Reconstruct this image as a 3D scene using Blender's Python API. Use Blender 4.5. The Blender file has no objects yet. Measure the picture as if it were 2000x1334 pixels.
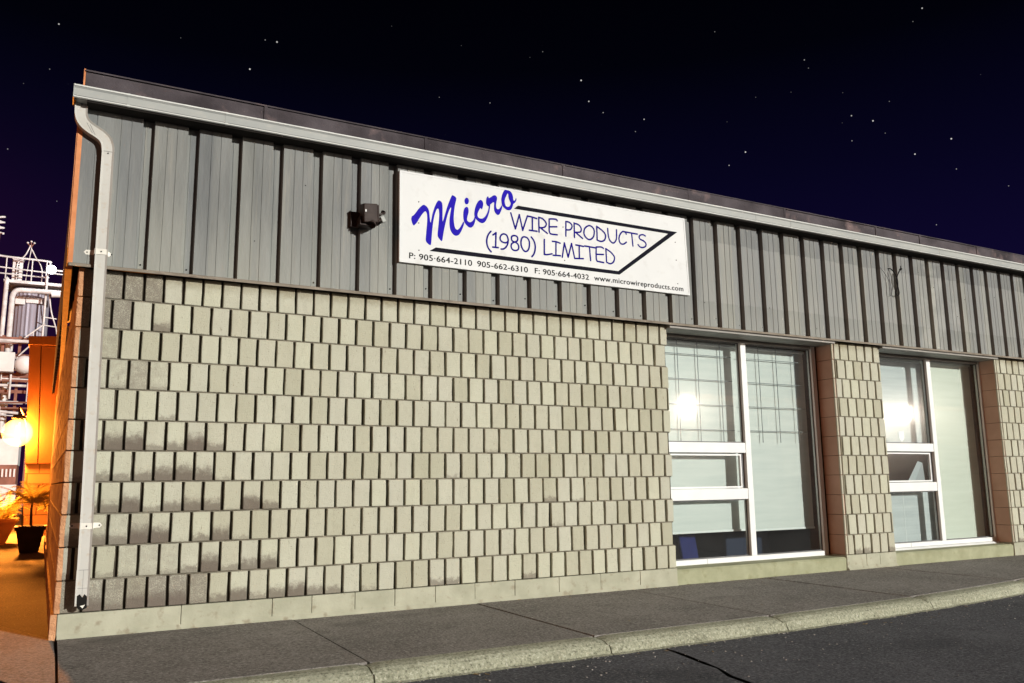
import bpy, bmesh, math, random
from mathutils import Vector, Matrix, noise
random.seed(7)
R = math.radians
scene = bpy.context.scene
COL = scene.collection

# ------------------------------------------------------------------ camera
CAM = Vector((1.21099617, -6.15846521, 0.90431997))
F_PX, YAW, PITCH, ROLL = 1631.2174, R(28.54044799), R(9.47912459), R(-0.65777748)
fwd = Vector((math.sin(YAW)*math.cos(PITCH), math.cos(YAW)*math.cos(PITCH), math.sin(PITCH)))
rgt = Vector((math.cos(YAW), -math.sin(YAW), 0.0))
upv = rgt.cross(fwd)
r_ = rgt*math.cos(ROLL) + upv*math.sin(ROLL)
u_ = -rgt*math.sin(ROLL) + upv*math.cos(ROLL)
cd = bpy.data.cameras.new("camera")
cd.sensor_width = 36.0
cd.lens = 36.0*F_PX/2000.0
cd.clip_end = 2000
cd.clip_start = 0.05
cam = bpy.data.objects.new("camera", cd)
COL.objects.link(cam)
M = Matrix((r_, u_, -fwd)).transposed().to_4x4()
M.translation = CAM
cam.matrix_world = M
scene.camera = cam

# ------------------------------------------------------------------ exposure
vs = scene.view_settings
vs.view_transform = 'Standard'
vs.look = 'None'
vs.exposure = 0.3
vs.gamma = 1.0
vs.use_curve_mapping = False

# ------------------------------------------------------------------ main light: a floodlight across the lot, to the right
SUN_AZ, SUN_EL = R(26), R(12)
sl = bpy.data.lights.new("lot_floodlight", 'SUN')
sl.energy = 4.0
sl.angle = R(1.2)
sl.color = (1.0, 0.98, 0.91)
so = bpy.data.objects.new("lot_floodlight", sl)
COL.objects.link(so)
to_light = Vector((math.sin(SUN_AZ)*math.cos(SUN_EL), -math.cos(SUN_AZ)*math.cos(SUN_EL), math.sin(SUN_EL)))
so.rotation_euler = to_light.to_track_quat('Z', 'Y').to_euler()
so.location = to_light*40

# ------------------------------------------------------------------ world: night sky
w = bpy.data.worlds.new("World")
scene.world = w
w.use_nodes = True
nt = w.node_tree
nt.nodes.clear()
def N(tree, t, **kw):
    n = tree.nodes.new(t)
    for k, v in kw.items():
        if k == 'inputs':
            for a, b in v.items(): n.inputs[a].default_value = b
        else: setattr(n, k, v)
    return n
def L(tree, a, b): tree.links.new(a, b)
tc = N(nt, 'ShaderNodeTexCoord')
nrm = N(nt, 'ShaderNodeVectorMath', operation='NORMALIZE')
L(nt, tc.outputs['Generated'], nrm.inputs[0])
sep = N(nt, 'ShaderNodeSeparateXYZ')
L(nt, nrm.outputs[0], sep.inputs[0])
def ramp(tree, fac, stops, interp='LINEAR'):
    n = tree.nodes.new('ShaderNodeValToRGB')
    n.color_ramp.interpolation = interp
    e = n.color_ramp.elements
    while len(e) > 1: e.remove(e[0])
    e[0].position = stops[0][0]; e[0].color = (*stops[0][1], 1)
    for p, c in stops[1:]:
        q = e.new(p); q.color = (*c, 1)
    L(tree, fac, n.inputs[0])
    return n
def mixc(tree, a, b, fac, mode='MIX'):
    n = tree.nodes.new('ShaderNodeMix'); n.data_type = 'RGBA'; n.blend_type = mode
    for sock, v in ((n.inputs[0], fac), (n.inputs[6], a), (n.inputs[7], b)):
        if hasattr(v, 'is_linked') or hasattr(v, 'links'): L(tree, v, sock)
        elif isinstance(v, (int, float)): sock.default_value = v
        else: sock.default_value = (*v, 1) if len(v) == 3 else v
    return n.outputs[2]
# navy towards the horizon, black overhead
base_sky = ramp(nt, sep.outputs[2], [(0.0, (.0052, .0030, .0260)), (.22, (.0033, .0020, .0190)), (.34, (.0016, .0012, .0095)), (.46, (.0004, .0005, .0022)), (.60, (.0001, .0001, .0004))]).outputs[0]
# purple glow of the plant on the left (towards +y, -x)
lf = N(nt, 'ShaderNodeVectorMath', operation='DOT_PRODUCT'); lf.inputs[1].default_value = Vector((-0.42, 0.90, 0.0)).normalized()
L(nt, nrm.outputs[0], lf.inputs[0])
lm = N(nt, 'ShaderNodeMapRange', interpolation_type='SMOOTHSTEP', inputs={1: .80, 2: .99})
L(nt, lf.outputs['Value'], lm.inputs[0])
lz = N(nt, 'ShaderNodeMapRange', interpolation_type='SMOOTHSTEP', inputs={1: .46, 2: .12})
L(nt, sep.outputs[2], lz.inputs[0])
lmul = N(nt, 'ShaderNodeMath', operation='MULTIPLY'); L(nt, lm.outputs[0], lmul.inputs[0]); L(nt, lz.outputs[0], lmul.inputs[1])
sky = mixc(nt, base_sky, (.0145, .0020, .0150), lmul.outputs[0])
# orange fill added low on the far left, out of view, to light left-facing sides
gx = N(nt, 'ShaderNodeMapRange', interpolation_type='SMOOTHSTEP', inputs={1: .35, 2: .95})
ng = N(nt, 'ShaderNodeMath', operation='MULTIPLY', inputs={1: -1.0}); L(nt, sep.outputs[0], ng.inputs[0]); L(nt, ng.outputs[0], gx.inputs[0])
gz = N(nt, 'ShaderNodeMapRange', interpolation_type='SMOOTHSTEP', inputs={1: .55, 2: .0}); L(nt, sep.outputs[2], gz.inputs[0])
gm = N(nt, 'ShaderNodeMath', operation='MULTIPLY'); L(nt, gx.outputs[0], gm.inputs[0]); L(nt, gz.outputs[0], gm.inputs[1])
glow = mixc(nt, (0, 0, 0), (1.5, .52, .17), gm.outputs[0])
sky = mixc(nt, sky, glow, 1.0, 'ADD')
# stars
STARS = [(-0.02658, 0.89013, 0.45494, 0.001585, 0.85),
 (-0.03188, 0.90951, 0.41445, 0.00129, 0.47),
 (-0.05355, 0.91623, 0.39705, 0.001074, 0.33),
 (-0.06343, 0.94009, 0.33499, 0.001287, 0.57),
 (0.0859, 0.88128, 0.46473, 0.00108, 0.38),
 (0.16915, 0.86357, 0.475, 0.001333, 0.57),
 (0.18128, 0.86133, 0.4746, 0.001953, 0.85),
 (0.1575, 0.88091, 0.44631, 0.001843, 0.95),
 (0.29545, 0.81437, 0.49951, 0.00108, 0.28),
 (0.37038, 0.79252, 0.48449, 0.001096, 0.28),
 (0.35834, 0.82641, 0.43432, 0.001232, 0.47),
 (0.41187, 0.80372, 0.42942, 0.001355, 0.57),
 (0.49722, 0.74228, 0.4492, 0.001867, 0.95),
 (0.50968, 0.74628, 0.42814, 0.001702, 0.85),
 (0.52601, 0.74179, 0.416, 0.001353, 0.66),
 (0.56561, 0.71765, 0.40629, 0.001464, 0.85),
 (0.56059, 0.72809, 0.39449, 0.001236, 0.57),
 (0.45301, 0.75239, 0.47822, 0.001216, 0.47),
 (0.44182, 0.76211, 0.47327, 0.001103, 0.28),
 (0.60272, 0.63558, 0.48246, 0.001177, 0.47),
 (0.67988, 0.5839, 0.44365, 0.001323, 0.66),
 (0.68522, 0.58384, 0.43544, 0.001159, 0.47),
 (0.73997, 0.48402, 0.46709, 0.001503, 0.85),
 (0.73884, 0.49459, 0.45771, 0.001097, 0.47),
 (0.65417, 0.63186, 0.41572, 0.001077, 0.38),
 (0.728, 0.56829, 0.38348, 0.001543, 0.76),
 (0.74325, 0.55402, 0.37502, 0.001641, 0.95),
 (0.74827, 0.53617, 0.39065, 0.001135, 0.47),
 (0.73475, 0.57554, 0.359, 0.00133, 0.57),
 (0.75408, 0.54857, 0.36115, 0.001146, 0.47),
 (0.79357, 0.50154, 0.34453, 0.001698, 0.95),
 (0.77697, 0.53242, 0.33593, 0.00157, 0.95),
 (0.66004, 0.658, 0.36246, 0.001731, 0.95),
 (0.64991, 0.6743, 0.35062, 0.001337, 0.76),
 (0.80333, 0.50556, 0.31475, 0.001171, 0.66),
 (0.80374, 0.53392, 0.26255, 0.001139, 0.66),
 (0.83288, 0.47136, 0.29005, 0.001093, 0.57),
 (-0.01693, 0.95617, 0.29233, 0.001172, 0.47),
 (0.71595, 0.56736, 0.40683, 0.001044, 0.33),
 (0.67948, 0.60467, 0.41555, 0.001063, 0.33),
 (0.63779, 0.66106, 0.39524, 0.001093, 0.28),
 (0.72374, 0.57731, 0.37804, 0.000997, 0.28)]
acc = None
for (sx, sy, sz, rad, br) in STARS:
    d = N(nt, 'ShaderNodeVectorMath', operation='DISTANCE'); L(nt, nrm.outputs[0], d.inputs[0]); d.inputs[1].default_value = (sx, sy, sz)
    m = N(nt, 'ShaderNodeMapRange', inputs={1: rad*.56, 2: rad*.18, 3: 0.0, 4: br*br*.75}); L(nt, d.outputs['Value'], m.inputs[0])
    if acc is None: acc = m.outputs[0]
    else:
        a = N(nt, 'ShaderNodeMath', operation='ADD'); L(nt, acc, a.inputs[0]); L(nt, m.outputs[0], a.inputs[1]); acc = a.outputs[0]
starc = N(nt, 'ShaderNodeVectorMath', operation='SCALE'); starc.inputs[0].default_value = (1.0, .97, .93); L(nt, acc, starc.inputs['Scale'])
sky = mixc(nt, sky, starc.outputs[0], 1.0, 'ADD')
# faint small stars
vor = N(nt, 'ShaderNodeTexVoronoi', inputs={'Scale': 34.0}); L(nt, nrm.outputs[0], vor.inputs['Vector'])
vm = N(nt, 'ShaderNodeMapRange', inputs={1: .022, 2: .010, 3: 0.0, 4: .05}); L(nt, vor.outputs['Distance'], vm.inputs[0])
vsep = N(nt, 'ShaderNodeSeparateColor'); L(nt, vor.outputs['Color'], vsep.inputs[0])
vp = N(nt, 'ShaderNodeMath', operation='MULTIPLY'); L(nt, vm.outputs[0], vp.inputs[0])
vq = N(nt, 'ShaderNodeMath', operation='POWER', inputs={1: 3.0}); L(nt, vsep.outputs[0], vq.inputs[0]); L(nt, vq.outputs[0], vp.inputs[1])
vc = N(nt, 'ShaderNodeVectorMath', operation='SCALE'); vc.inputs[0].default_value = (.9, .9, 1.0); L(nt, vp.outputs[0], vc.inputs['Scale'])
sky = mixc(nt, sky, vc.outputs[0], 1.0, 'ADD')
bg1 = N(nt, 'ShaderNodeBackground', inputs={1: 1.0}); L(nt, sky, bg1.inputs[0])
# last trace of daylight: a Nishita sky with the sun far below the horizon
nis = N(nt, 'ShaderNodeTexSky', sky_type='NISHITA', sun_disc=False, sun_elevation=R(-8), sun_rotation=R(150))
bg2 = N(nt, 'ShaderNodeBackground', inputs={1: .05}); L(nt, nis.outputs[0], bg2.inputs[0])
addw = N(nt, 'ShaderNodeAddShader'); L(nt, bg1.outputs[0], addw.inputs[0]); L(nt, bg2.outputs[0], addw.inputs[1])
wo = N(nt, 'ShaderNodeOutputWorld'); L(nt, addw.outputs[0], wo.inputs[0])

# ------------------------------------------------------------------ object helpers
def tag(o, label=None, cat=None, group=None, kind=None):
    if label: o['label'] = label
    if cat: o['category'] = cat
    if group: o['group'] = group
    if kind: o['kind'] = kind
    return o
def empty(name, loc=(0, 0, 0), label=None, cat=None, group=None):
    o = bpy.data.objects.new(name, None); COL.objects.link(o); o.location = loc
    o.empty_display_size = .2
    return tag(o, label, cat, group)
class MB:
    """collects geometry of ONE mesh object"""
    def __init__(s): s.v = []; s.f = []; s.m = []; s.mats = []; s.attr = {}; s.smooth = []
    def mi(s, m):
        if m is None: return 0
        if m not in s.mats: s.mats.append(m)
        return s.mats.index(m)
    def poly(s, pts, m=None, smooth=False):
        b = len(s.v); s.v += [tuple(p) for p in pts]; s.f.append(tuple(range(b, b+len(pts)))); s.m.append(s.mi(m)); s.smooth.append(smooth)
    def mesh(s, vs, fs, m=None, smooth=False):
        b = len(s.v); s.v += [tuple(p) for p in vs]
        for f in fs: s.f.append(tuple(b+i for i in f)); s.m.append(s.mi(m)); s.smooth.append(smooth)
    def box(s, x0, x1, y0, y1, z0, z1, m=None, xf=None):
        v = [(x, y, z) for x in (x0, x1) for y in (y0, y1) for z in (z0, z1)]
        if xf: v = [tuple(xf @ Vector(p)) for p in v]
        s.mesh(v, [(0, 1, 3, 2), (4, 6, 7, 5), (0, 4, 5, 1), (2, 3, 7, 6), (0, 2, 6, 4), (1, 5, 7, 3)], m)
    def bbox(s, x0, x1, y0, y1, z0, z1, b=.004, m=None, xf=None):
        """box with bevelled edges"""
        bm = bmesh.new()
        bmesh.ops.create_cube(bm, size=1)
        for q in bm.verts: q.co = Vector(((x0+x1)/2+q.co.x*(x1-x0), (y0+y1)/2+q.co.y*(y1-y0), (z0+z1)/2+q.co.z*(z1-z0)))
        bmesh.ops.bevel(bm, geom=bm.edges[:], offset=b, segments=2, affect='EDGES', profile=.5)
        s.bm(bm, m, xf)
    def bm(s, bm, m=None, xf=None, smooth=False):
        bm.verts.ensure_lookup_table(); bm.verts.index_update()
        v = [(xf @ q.co) if xf else q.co for q in bm.verts]
        s.mesh(v, [[q.index for q in f.verts] for f in bm.faces], m, smooth); bm.free()
    def tube(s, pts, r, n=8, m=None, cap=True, smooth=True):
        pts = [Vector(p) for p in pts]; vs = []; k = len(pts)
        t0 = (pts[1]-pts[0]).normalized()
        ref = Vector((0, 0, 1)) if abs(t0.z) < .9 else Vector((1, 0, 0))
        a = t0.cross(ref).normalized()
        for i, p in enumerate(pts):
            t = ((pts[min(i+1, k-1)]-p).normalized() + (p-pts[max(i-1, 0)]).normalized())
            t = t.normalized() if t.length > 1e-6 else t0
            a = (a - t*a.dot(t)).normalized(); b = t.cross(a)
            rr = r[i] if isinstance(r, (list, tuple)) else r
            for j in range(n):
                c = 2*math.pi*j/n; vs.append(p + (a*math.cos(c)+b*math.sin(c))*rr)
        fs = [(i*n+j, i*n+(j+1) % n, (i+1)*n+(j+1) % n, (i+1)*n+j) for i in range(k-1) for j in range(n)]
        s.mesh(vs, fs, m, smooth)
        if cap: s.mesh([vs[j] for j in range(n)], [tuple(range(n-1, -1, -1))], m); s.mesh([vs[(k-1)*n+j] for j in range(n)], [tuple(range(n))], m)
    def lathe(s, prof, c, n=24, m=None, xf=None, smooth=True):
        vs = []
        for r, z in prof:
            for j in range(n):
                a = 2*math.pi*j/n; p = Vector((r*math.cos(a), r*math.sin(a), z))
                vs.append((xf @ p if xf else p) + Vector(c))
        fs = [(i*n+j, i*n+(j+1) % n, (i+1)*n+(j+1) % n, (i+1)*n+j) for i in range(len(prof)-1) for j in range(n)]
        s.mesh(vs, fs, m, smooth)
    def extrude(s, prof, axis, a, b, m=None, closed=True, caps=True):
        """profile in the two other axes, extruded along axis from a to b"""
        def P(q, t):
            return {'x': (t, q[0], q[1]), 'y': (q[0], t, q[1]), 'z': (q[0], q[1], t)}[axis]
        n = len(prof); vs = [P(q, a) for q in prof] + [P(q, b) for q in prof]
        fs = [(i, (i+1) % n, n+(i+1) % n, n+i) for i in range(n if closed else n-1)]
        s.mesh(vs, fs, m)
        if caps and closed: s.mesh(vs, [tuple(range(n)), tuple(range(2*n-1, n-1, -1))], m)
    def obj(s, name, parent=None, mat=None):
        me = bpy.data.meshes.new(name); me.from_pydata(s.v, [], s.f)
        if mat is not None and not s.mats: s.mats = [mat]
        for q in s.mats: me.materials.append(q)
        if len(s.mats) > 1: me.polygons.foreach_set('material_index', s.m)
        me.polygons.foreach_set('use_smooth', s.smooth)
        for k, d in s.attr.items():
            a = me.attributes.new(k, 'FLOAT_COLOR', 'POINT'); a.data.foreach_set('color', [c for q in d for c in q])
        me.validate(); me.update()
        bm = bmesh.new(); bm.from_mesh(me); bmesh.ops.recalc_face_normals(bm, faces=bm.faces[:]); bm.to_mesh(me); bm.free()
        o = bpy.data.objects.new(name, me); COL.objects.link(o)
        if parent:
            o.parent = parent
            base = Vector((0, 0, 0)); q = parent
            while q: base += q.location; q = q.parent
            if base.length > 0: me.transform(Matrix.Translation(-base))
        return o

# ------------------------------------------------------------------ materials
def newmat(name):
    m = bpy.data.materials.new(name); m.use_nodes = True; t = m.node_tree; t.nodes.clear()
    o = N(t, 'ShaderNodeOutputMaterial'); b = N(t, 'ShaderNodeBsdfPrincipled'); L(t, b.outputs[0], o.inputs[0])
    return m, t, b
def coords(t, scale=(1, 1, 1)):
    c = N(t, 'ShaderNodeTexCoord'); mp = N(t, 'ShaderNodeMapping'); mp.inputs['Scale'].default_value = scale
    L(t, c.outputs['Object'], mp.inputs[0]); return mp.outputs[0]
def noi(t, vec, scale, detail=4, rough=.55):
    n = N(t, 'ShaderNodeTexNoise', inputs={'Scale': scale, 'Detail': detail, 'Roughness': rough}); L(t, vec, n.inputs['Vector']); return n.outputs[0]
def mrange(t, v, a, b, c=0.0, d=1.0, smooth=False):
    n = N(t, 'ShaderNodeMapRange', inputs={1: a, 2: b, 3: c, 4: d})
    if smooth: n.interpolation_type = 'SMOOTHSTEP'
    L(t, v, n.inputs[0]); return n.outputs[0]
def math_(t, op, a, b=None):
    n = N(t, 'ShaderNodeMath', operation=op)
    for i, v in enumerate((a, b)):
        if v is None: continue
        if hasattr(v, 'links'): L(t, v, n.inputs[i])
        else: n.inputs[i].default_value = v
    return n.outputs[0]
def bump(t, b, h, strength=.3, dist=.01):
    n = N(t, 'ShaderNodeBump', inputs={'Strength': strength, 'Distance': dist}); L(t, h, n.inputs['Height']); L(t, n.outputs[0], b.inputs['Normal']); return n
def vary(name, c1, c2, scale=4.0, rough=.6, detail=6, bumps=(60, .15, .003), spec=.12, metal=0.0, stretch=(1, 1, 1), c3=None, s3=30.0):
    """two-tone noisy surface"""
    m, t, b = newmat(name); v = coords(t, stretch)
    col = ramp(t, noi(t, v, scale, detail), [(.35, c1), (.65, c2)]).outputs[0]
    if c3: col = mixc(t, col, c3, mrange(t, noi(t, v, s3, 3), .58, .72))
    L(t, col, b.inputs['Base Color'])
    b.inputs['Roughness'].default_value = rough; b.inputs['Metallic'].default_value = metal; b.inputs['Specular IOR Level'].default_value = spec
    if bumps: bump(t, b, noi(t, coords(t), bumps[0], 5), bumps[1], bumps[2])
    return m
def plain(name, c, rough=.5, metal=0.0, emit=None, es=1.0):
    m, t, b = newmat(name); b.inputs['Base Color'].default_value = (*c, 1); b.inputs['Specular IOR Level'].default_value = .1; b.inputs['Roughness'].default_value = rough; b.inputs['Metallic'].default_value = metal
    if emit: b.inputs['Emission Color'].default_value = (*emit, 1); b.inputs['Emission Strength'].default_value = es
    return m

def block_mat():
    m, t, b = newmat('painted_block')
    a1 = N(t, 'ShaderNodeAttribute', attribute_name='tooth'); s1 = N(t, 'ShaderNodeSeparateColor'); L(t, a1.outputs['Color'], s1.inputs[0])
    a2 = N(t, 'ShaderNodeAttribute', attribute_name='stain'); s2 = N(t, 'ShaderNodeSeparateColor'); L(t, a2.outputs['Color'], s2.inputs[0])
    v = coords(t)
    base = ramp(t, noi(t, v, 2.2, 4), [(.3, (.405, .398, .322)), (.7, (.445, .440, .364))]).outputs[0]
    tint = ramp(t, s1.outputs[0], [(0, (.87, .86, .80)), (.25, (.96, .95, .91)), (.6, (1, 1, 1)), (1, (1.05, 1.06, 1.01))]).outputs[0]
    col = mixc(t, base, tint, 1.0, 'MULTIPLY')
    # grime: from the lower edge up, over the whole face, or under the flashing
    n1 = noi(t, v, 22, 6, .65); n2 = noi(t, v, 140, 4, .7); n3 = noi(t, v, 6, 3)
    gr = math_(t, 'ADD', s1.outputs[2], math_(t, 'MULTIPLY', math_(t, 'SUBTRACT', n1, .5), .75))
    low = math_(t, 'MULTIPLY', mrange(t, math_(t, 'DIVIDE', gr, math_(t, 'ADD', math_(t, 'MULTIPLY', s2.outputs[0], .8), .12)), 1.0, .25, 0, 1, True), math_(t, 'POWER', s2.outputs[0], .35))
    low = math_(t, 'MULTIPLY', low, mrange(t, math_(t, 'ADD', n2, math_(t, 'MULTIPLY', low, .55)), .55, .82, .15, 1.0))
    spk = mrange(t, math_(t, 'ADD', n2, math_(t, 'MULTIPLY', s2.outputs[1], .16)), .58, .64, 0, 1, True)
    full = math_(t, 'MULTIPLY', math_(t, 'MAXIMUM', mrange(t, n1, .35, .62), spk), s2.outputs[1])
    top = math_(t, 'MULTIPLY', mrange(t, math_(t, 'ADD', s1.outputs[2], math_(t, 'MULTIPLY', math_(t, 'SUBTRACT', n1, .5), .5)), .42, .95, 0, 1, True), s2.outputs[2])
    col = mixc(t, col, (.122, .098, .080), math_(t, 'MULTIPLY', low, .95))
    col = mixc(t, col, (.14, .115, .097), math_(t, 'MULTIPLY', full, .85))
    col = mixc(t, col, (.17, .135, .075), math_(t, 'MULTIPLY', top, .8))
    # pits and scratches everywhere
    sp = mrange(t, noi(t, v, 130, 3, .6), .63, .70, 0, 1)
    col = mixc(t, col, (.12, .10, .08), math_(t, 'MULTIPLY', sp, .75))
    ms = N(t, 'ShaderNodeTexNoise', inputs={'Scale': 40.0, 'Detail': 2.0, 'Distortion': 1.2}); L(t, coords(t, (2.2, 1, .5)), ms.inputs['Vector'])
    col = mixc(t, col, (.2, .17, .13), math_(t, 'MULTIPLY', mrange(t, ms.outputs[0], .70, .735), .6))
    L(t, col, b.inputs['Base Color']); b.inputs['Roughness'].default_value = .85; b.inputs['Specular IOR Level'].default_value = .08
    h = math_(t, 'ADD', noi(t, v, 110, 6, .75), math_(t, 'MULTIPLY', noi(t, v, 22, 4), .9))
    h = math_(t, 'SUBTRACT', h, math_(t, 'MULTIPLY', sp, .8))
    bump(t, b, h, .6, .009)
    return m
M_BLOCK = block_mat()
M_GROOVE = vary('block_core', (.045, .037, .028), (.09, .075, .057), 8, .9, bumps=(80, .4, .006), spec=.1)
M_MORTAR = vary('mortar', (.09, .08, .06), (.20, .18, .14), 12, .9, bumps=(120, .4, .004), spec=.1)
M_PLINTH = vary('plinth_block', (.30, .30, .225), (.38, .375, .29), 5, .8, bumps=(70, .35, .005), spec=.2, c3=(.26, .235, .17), s3=14)
M_STUCCO = vary('sill_stucco', (.255, .262, .165), (.325, .33, .22), 6, .85, bumps=(60, .35, .005), spec=.15, c3=(.24, .24, .14), s3=9)
M_BROWN = vary('brown_jamb_paint', (.42, .27, .20), (.50, .33, .25), 3, .6, bumps=(70, .25, .004), spec=.3)
def siding_mat():
    m, t, b = newmat('painted_siding'); v = coords(t)
    vs_ = coords(t, (1, 1, .12))
    col = ramp(t, noi(t, vs_, 7, 5), [(.3, (.132, .138, .137)), (.7, (.205, .210, .207))]).outputs[0]
    col = mixc(t, col, (.27, .255, .225), math_(t, 'MULTIPLY', mrange(t, noi(t, coords(t, (1, 1, .05)), 26, 4), .55, .72), .5))
    col = mixc(t, col, (.09, .093, .09), math_(t, 'MULTIPLY', mrange(t, noi(t, coords(t, (3, 1, .06)), 40, 3), .62, .72), .5))
    # lamp falloff put into the colour: paler towards the bottom
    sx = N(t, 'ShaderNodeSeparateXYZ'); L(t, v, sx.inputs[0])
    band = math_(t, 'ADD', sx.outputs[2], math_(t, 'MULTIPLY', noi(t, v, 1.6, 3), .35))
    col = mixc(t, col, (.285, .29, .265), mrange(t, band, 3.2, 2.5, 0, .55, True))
    # ghost of an older, wider sign: paler paint between two level lines on the right
    edge = math_(t, 'MULTIPLY', noi(t, v, 9, 3), .05)
    gz = math_(t, 'MULTIPLY', mrange(t, math_(t, 'ADD', sx.outputs[2], edge), 3.245, 3.255, 1, 0), mrange(t, math_(t, 'ADD', sx.outputs[2], edge), 2.635, 2.645, 0, 1))
    gz = math_(t, 'MULTIPLY', gz, mrange(t, sx.outputs[0], 5.3, 5.4, 0, .55))
    col = mixc(t, col, (.27, .275, .262), gz)
    col = mixc(t, col, (.31, .315, .30), math_(t, 'MULTIPLY', mrange(t, noi(t, v, 3.1, 4), .50, .60, 0, .6), math_(t, 'MULTIPLY', mrange(t, sx.outputs[0], 8.5, 8.75, 0, 1), mrange(t, sx.outputs[0], 9.5, 9.3, 0, 1))))
    wn = N(t, 'ShaderNodeTexWhiteNoise', noise_dimensions='1D'); L(t, math_(t, 'FLOOR', math_(t, 'DIVIDE', math_(t, 'SUBTRACT', sx.outputs[0], .02), .1512)), wn.inputs['W'])
    col = mixc(t, col, ramp(t, wn.outputs['Value'], [(0, (.84, .85, .87)), (.5, (.96, .96, .95)), (1, (1.04, 1.03, .98))]).outputs[0], 1.0, 'MULTIPLY')
    L(t, col, b.inputs['Base Color']); b.inputs['Roughness'].default_value = .55; b.inputs['Specular IOR Level'].default_value = .10
    bump(t, b, math_(t, 'ADD', noi(t, coords(t, (1, 1, .35)), 3.0, 2), math_(t, 'MULTIPLY', noi(t, coords(t, (2, 1, .5)), 9.0, 3), .3)), .45, .04)
    return m
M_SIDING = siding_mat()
M_FLASH = vary('bronze_flashing', (.16, .135, .105), (.25, .215, .175), 14, .5, stretch=(.4, 1, 1), bumps=(20, .1, .004), c3=(.12, .09, .07), s3=24)
M_SOFFIT = vary('soffit_metal', (.22, .21, .195), (.28, .265, .245), 3, .5, bumps=(9, .1, .006))
M_GUTTER = vary('gutter_paint', (.28, .292, .285), (.335, .345, .33), 5, .4, stretch=(.5, 1, 1), bumps=(8, .08, .006), c3=(.34, .34, .32), s3=20)
M_PIPE = vary('downspout_paint', (.42, .41, .38), (.47, .46, .43), 4, .42, bumps=(9, .08, .005), c3=(.42, .37, .31), s3=26)
M_LIP = vary('gutter_lip', (.50, .51, .49), (.58, .59, .57), 6, .4, bumps=None)
M_DARK = plain('dark_void', (.012, .011, .010), .9)
M_FASCIA = vary('weathered_roof_edge', (.034, .028, .032), (.086, .074, .082), 2.6, .75, detail=9, bumps=(60, .5, .006), spec=.1, c3=(.145, .105, .105), s3=4.5)
M_LITTRIM = vary('orange_lit_trim', (.46, .17, .07), (.60, .25, .11), 7, .6, bumps=(30, .3, .006))  # orange lamplight put into the trim colour
M_UNDER = vary('gutter_shade', (.012, .010, .009), (.022, .019, .017), 6, .9, bumps=None)  # near-black colour standing for the shade under the gutter
M_SIDE = vary('side_block_lamplit', (.42, .20, .10), (.60, .32, .17), 9, .85, bumps=(60, .8, .02))  # side wall blocks coloured as if lit by the orange lamp
M_WHITE = vary('white_frame_paint', (.64, .655, .65), (.70, .71, .70), 5, .35, bumps=None)
M_ALU = vary('grey_gasket', (.10, .10, .105), (.15, .15, .155), 9, .5, bumps=None)
M_BRACK = vary('white_strap', (.60, .58, .52), (.70, .67, .61), 30, .5, bumps=None)
def glass_mat():
    m = bpy.data.materials.new('window_glass'); m.use_nodes = True; t = m.node_tree; t.nodes.clear()
    o = N(t, 'ShaderNodeOutputMaterial'); tr = N(t, 'ShaderNodeBsdfTransparent'); tr.inputs[0].default_value = (.90, .95, .94, 1)
    g = N(t, 'ShaderNodeBsdfGlossy', inputs={'Roughness': .035}); lw = N(t, 'ShaderNodeLayerWeight', inputs={'Blend': .5})
    f4 = math_(t, 'POWER', lw.outputs['Facing'], 3.0); fac = mrange(t, f4, 0, 1, .11, .9)
    g2 = N(t, 'ShaderNodeBsdfGlossy', inputs={'Roughness': .17}); gm_ = N(t, 'ShaderNodeMixShader', inputs={0: .27}); L(t, g.outputs[0], gm_.inputs[1]); L(t, g2.outputs[0], gm_.inputs[2])
    mx = N(t, 'ShaderNodeMixShader'); L(t, fac, mx.inputs[0]); L(t, tr.outputs[0], mx.inputs[1]); L(t, gm_.outputs[0], mx.inputs[2])
    # thin dust film
    d = N(t, 'ShaderNodeBsdfDiffuse'); d.inputs[0].default_value = (.6, .62, .62, 1)
    v = coords(t, (1, 1, .7)); f = mrange(t, noi(t, v, 2.2, 3), .35, .75, .003, .012)
    m2 = N(t, 'ShaderNodeMixShader'); L(t, f, m2.inputs[0]); L(t, mx.outputs[0], m2.inputs[1]); L(t, d.outputs[0], m2.inputs[2])
    L(t, m2.outputs[0], o.inputs[0]); return m
M_GLASS = glass_mat()
def blind_mat(name, c1, c2, ribs=160.0):
    m, t, b = newmat(name); v = coords(t)
    col = ramp(t, noi(t, coords(t, (.25, 1, 3)), 5, 4), [(.3, c1), (.7, c2)]).outputs[0]
    L(t, col, b.inputs['Base Color']); b.inputs['Roughness'].default_value = .8
    wv = N(t, 'ShaderNodeTexWave', bands_direction='Z', inputs={'Scale': ribs/6.28, 'Distortion': .3}); L(t, v, wv.inputs['Vector'])
    bump(t, b, wv.outputs[0], .10, .003); return m
M_BLIND = blind_mat('pleated_blind', (.50, .53, .51), (.58, .60, .57))
M_BLIND2 = blind_mat('cream_blind', (.56, .58, .50), (.62, .64, .56), 3)
M_BLIND3 = blind_mat('grey_blind', (.40, .43, .44), (.50, .53, .53), 60)
M_BAR = vary('steel_bar', (.15, .165, .17), (.24, .26, .27), 30, .5, metal=.0, bumps=None)
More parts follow.
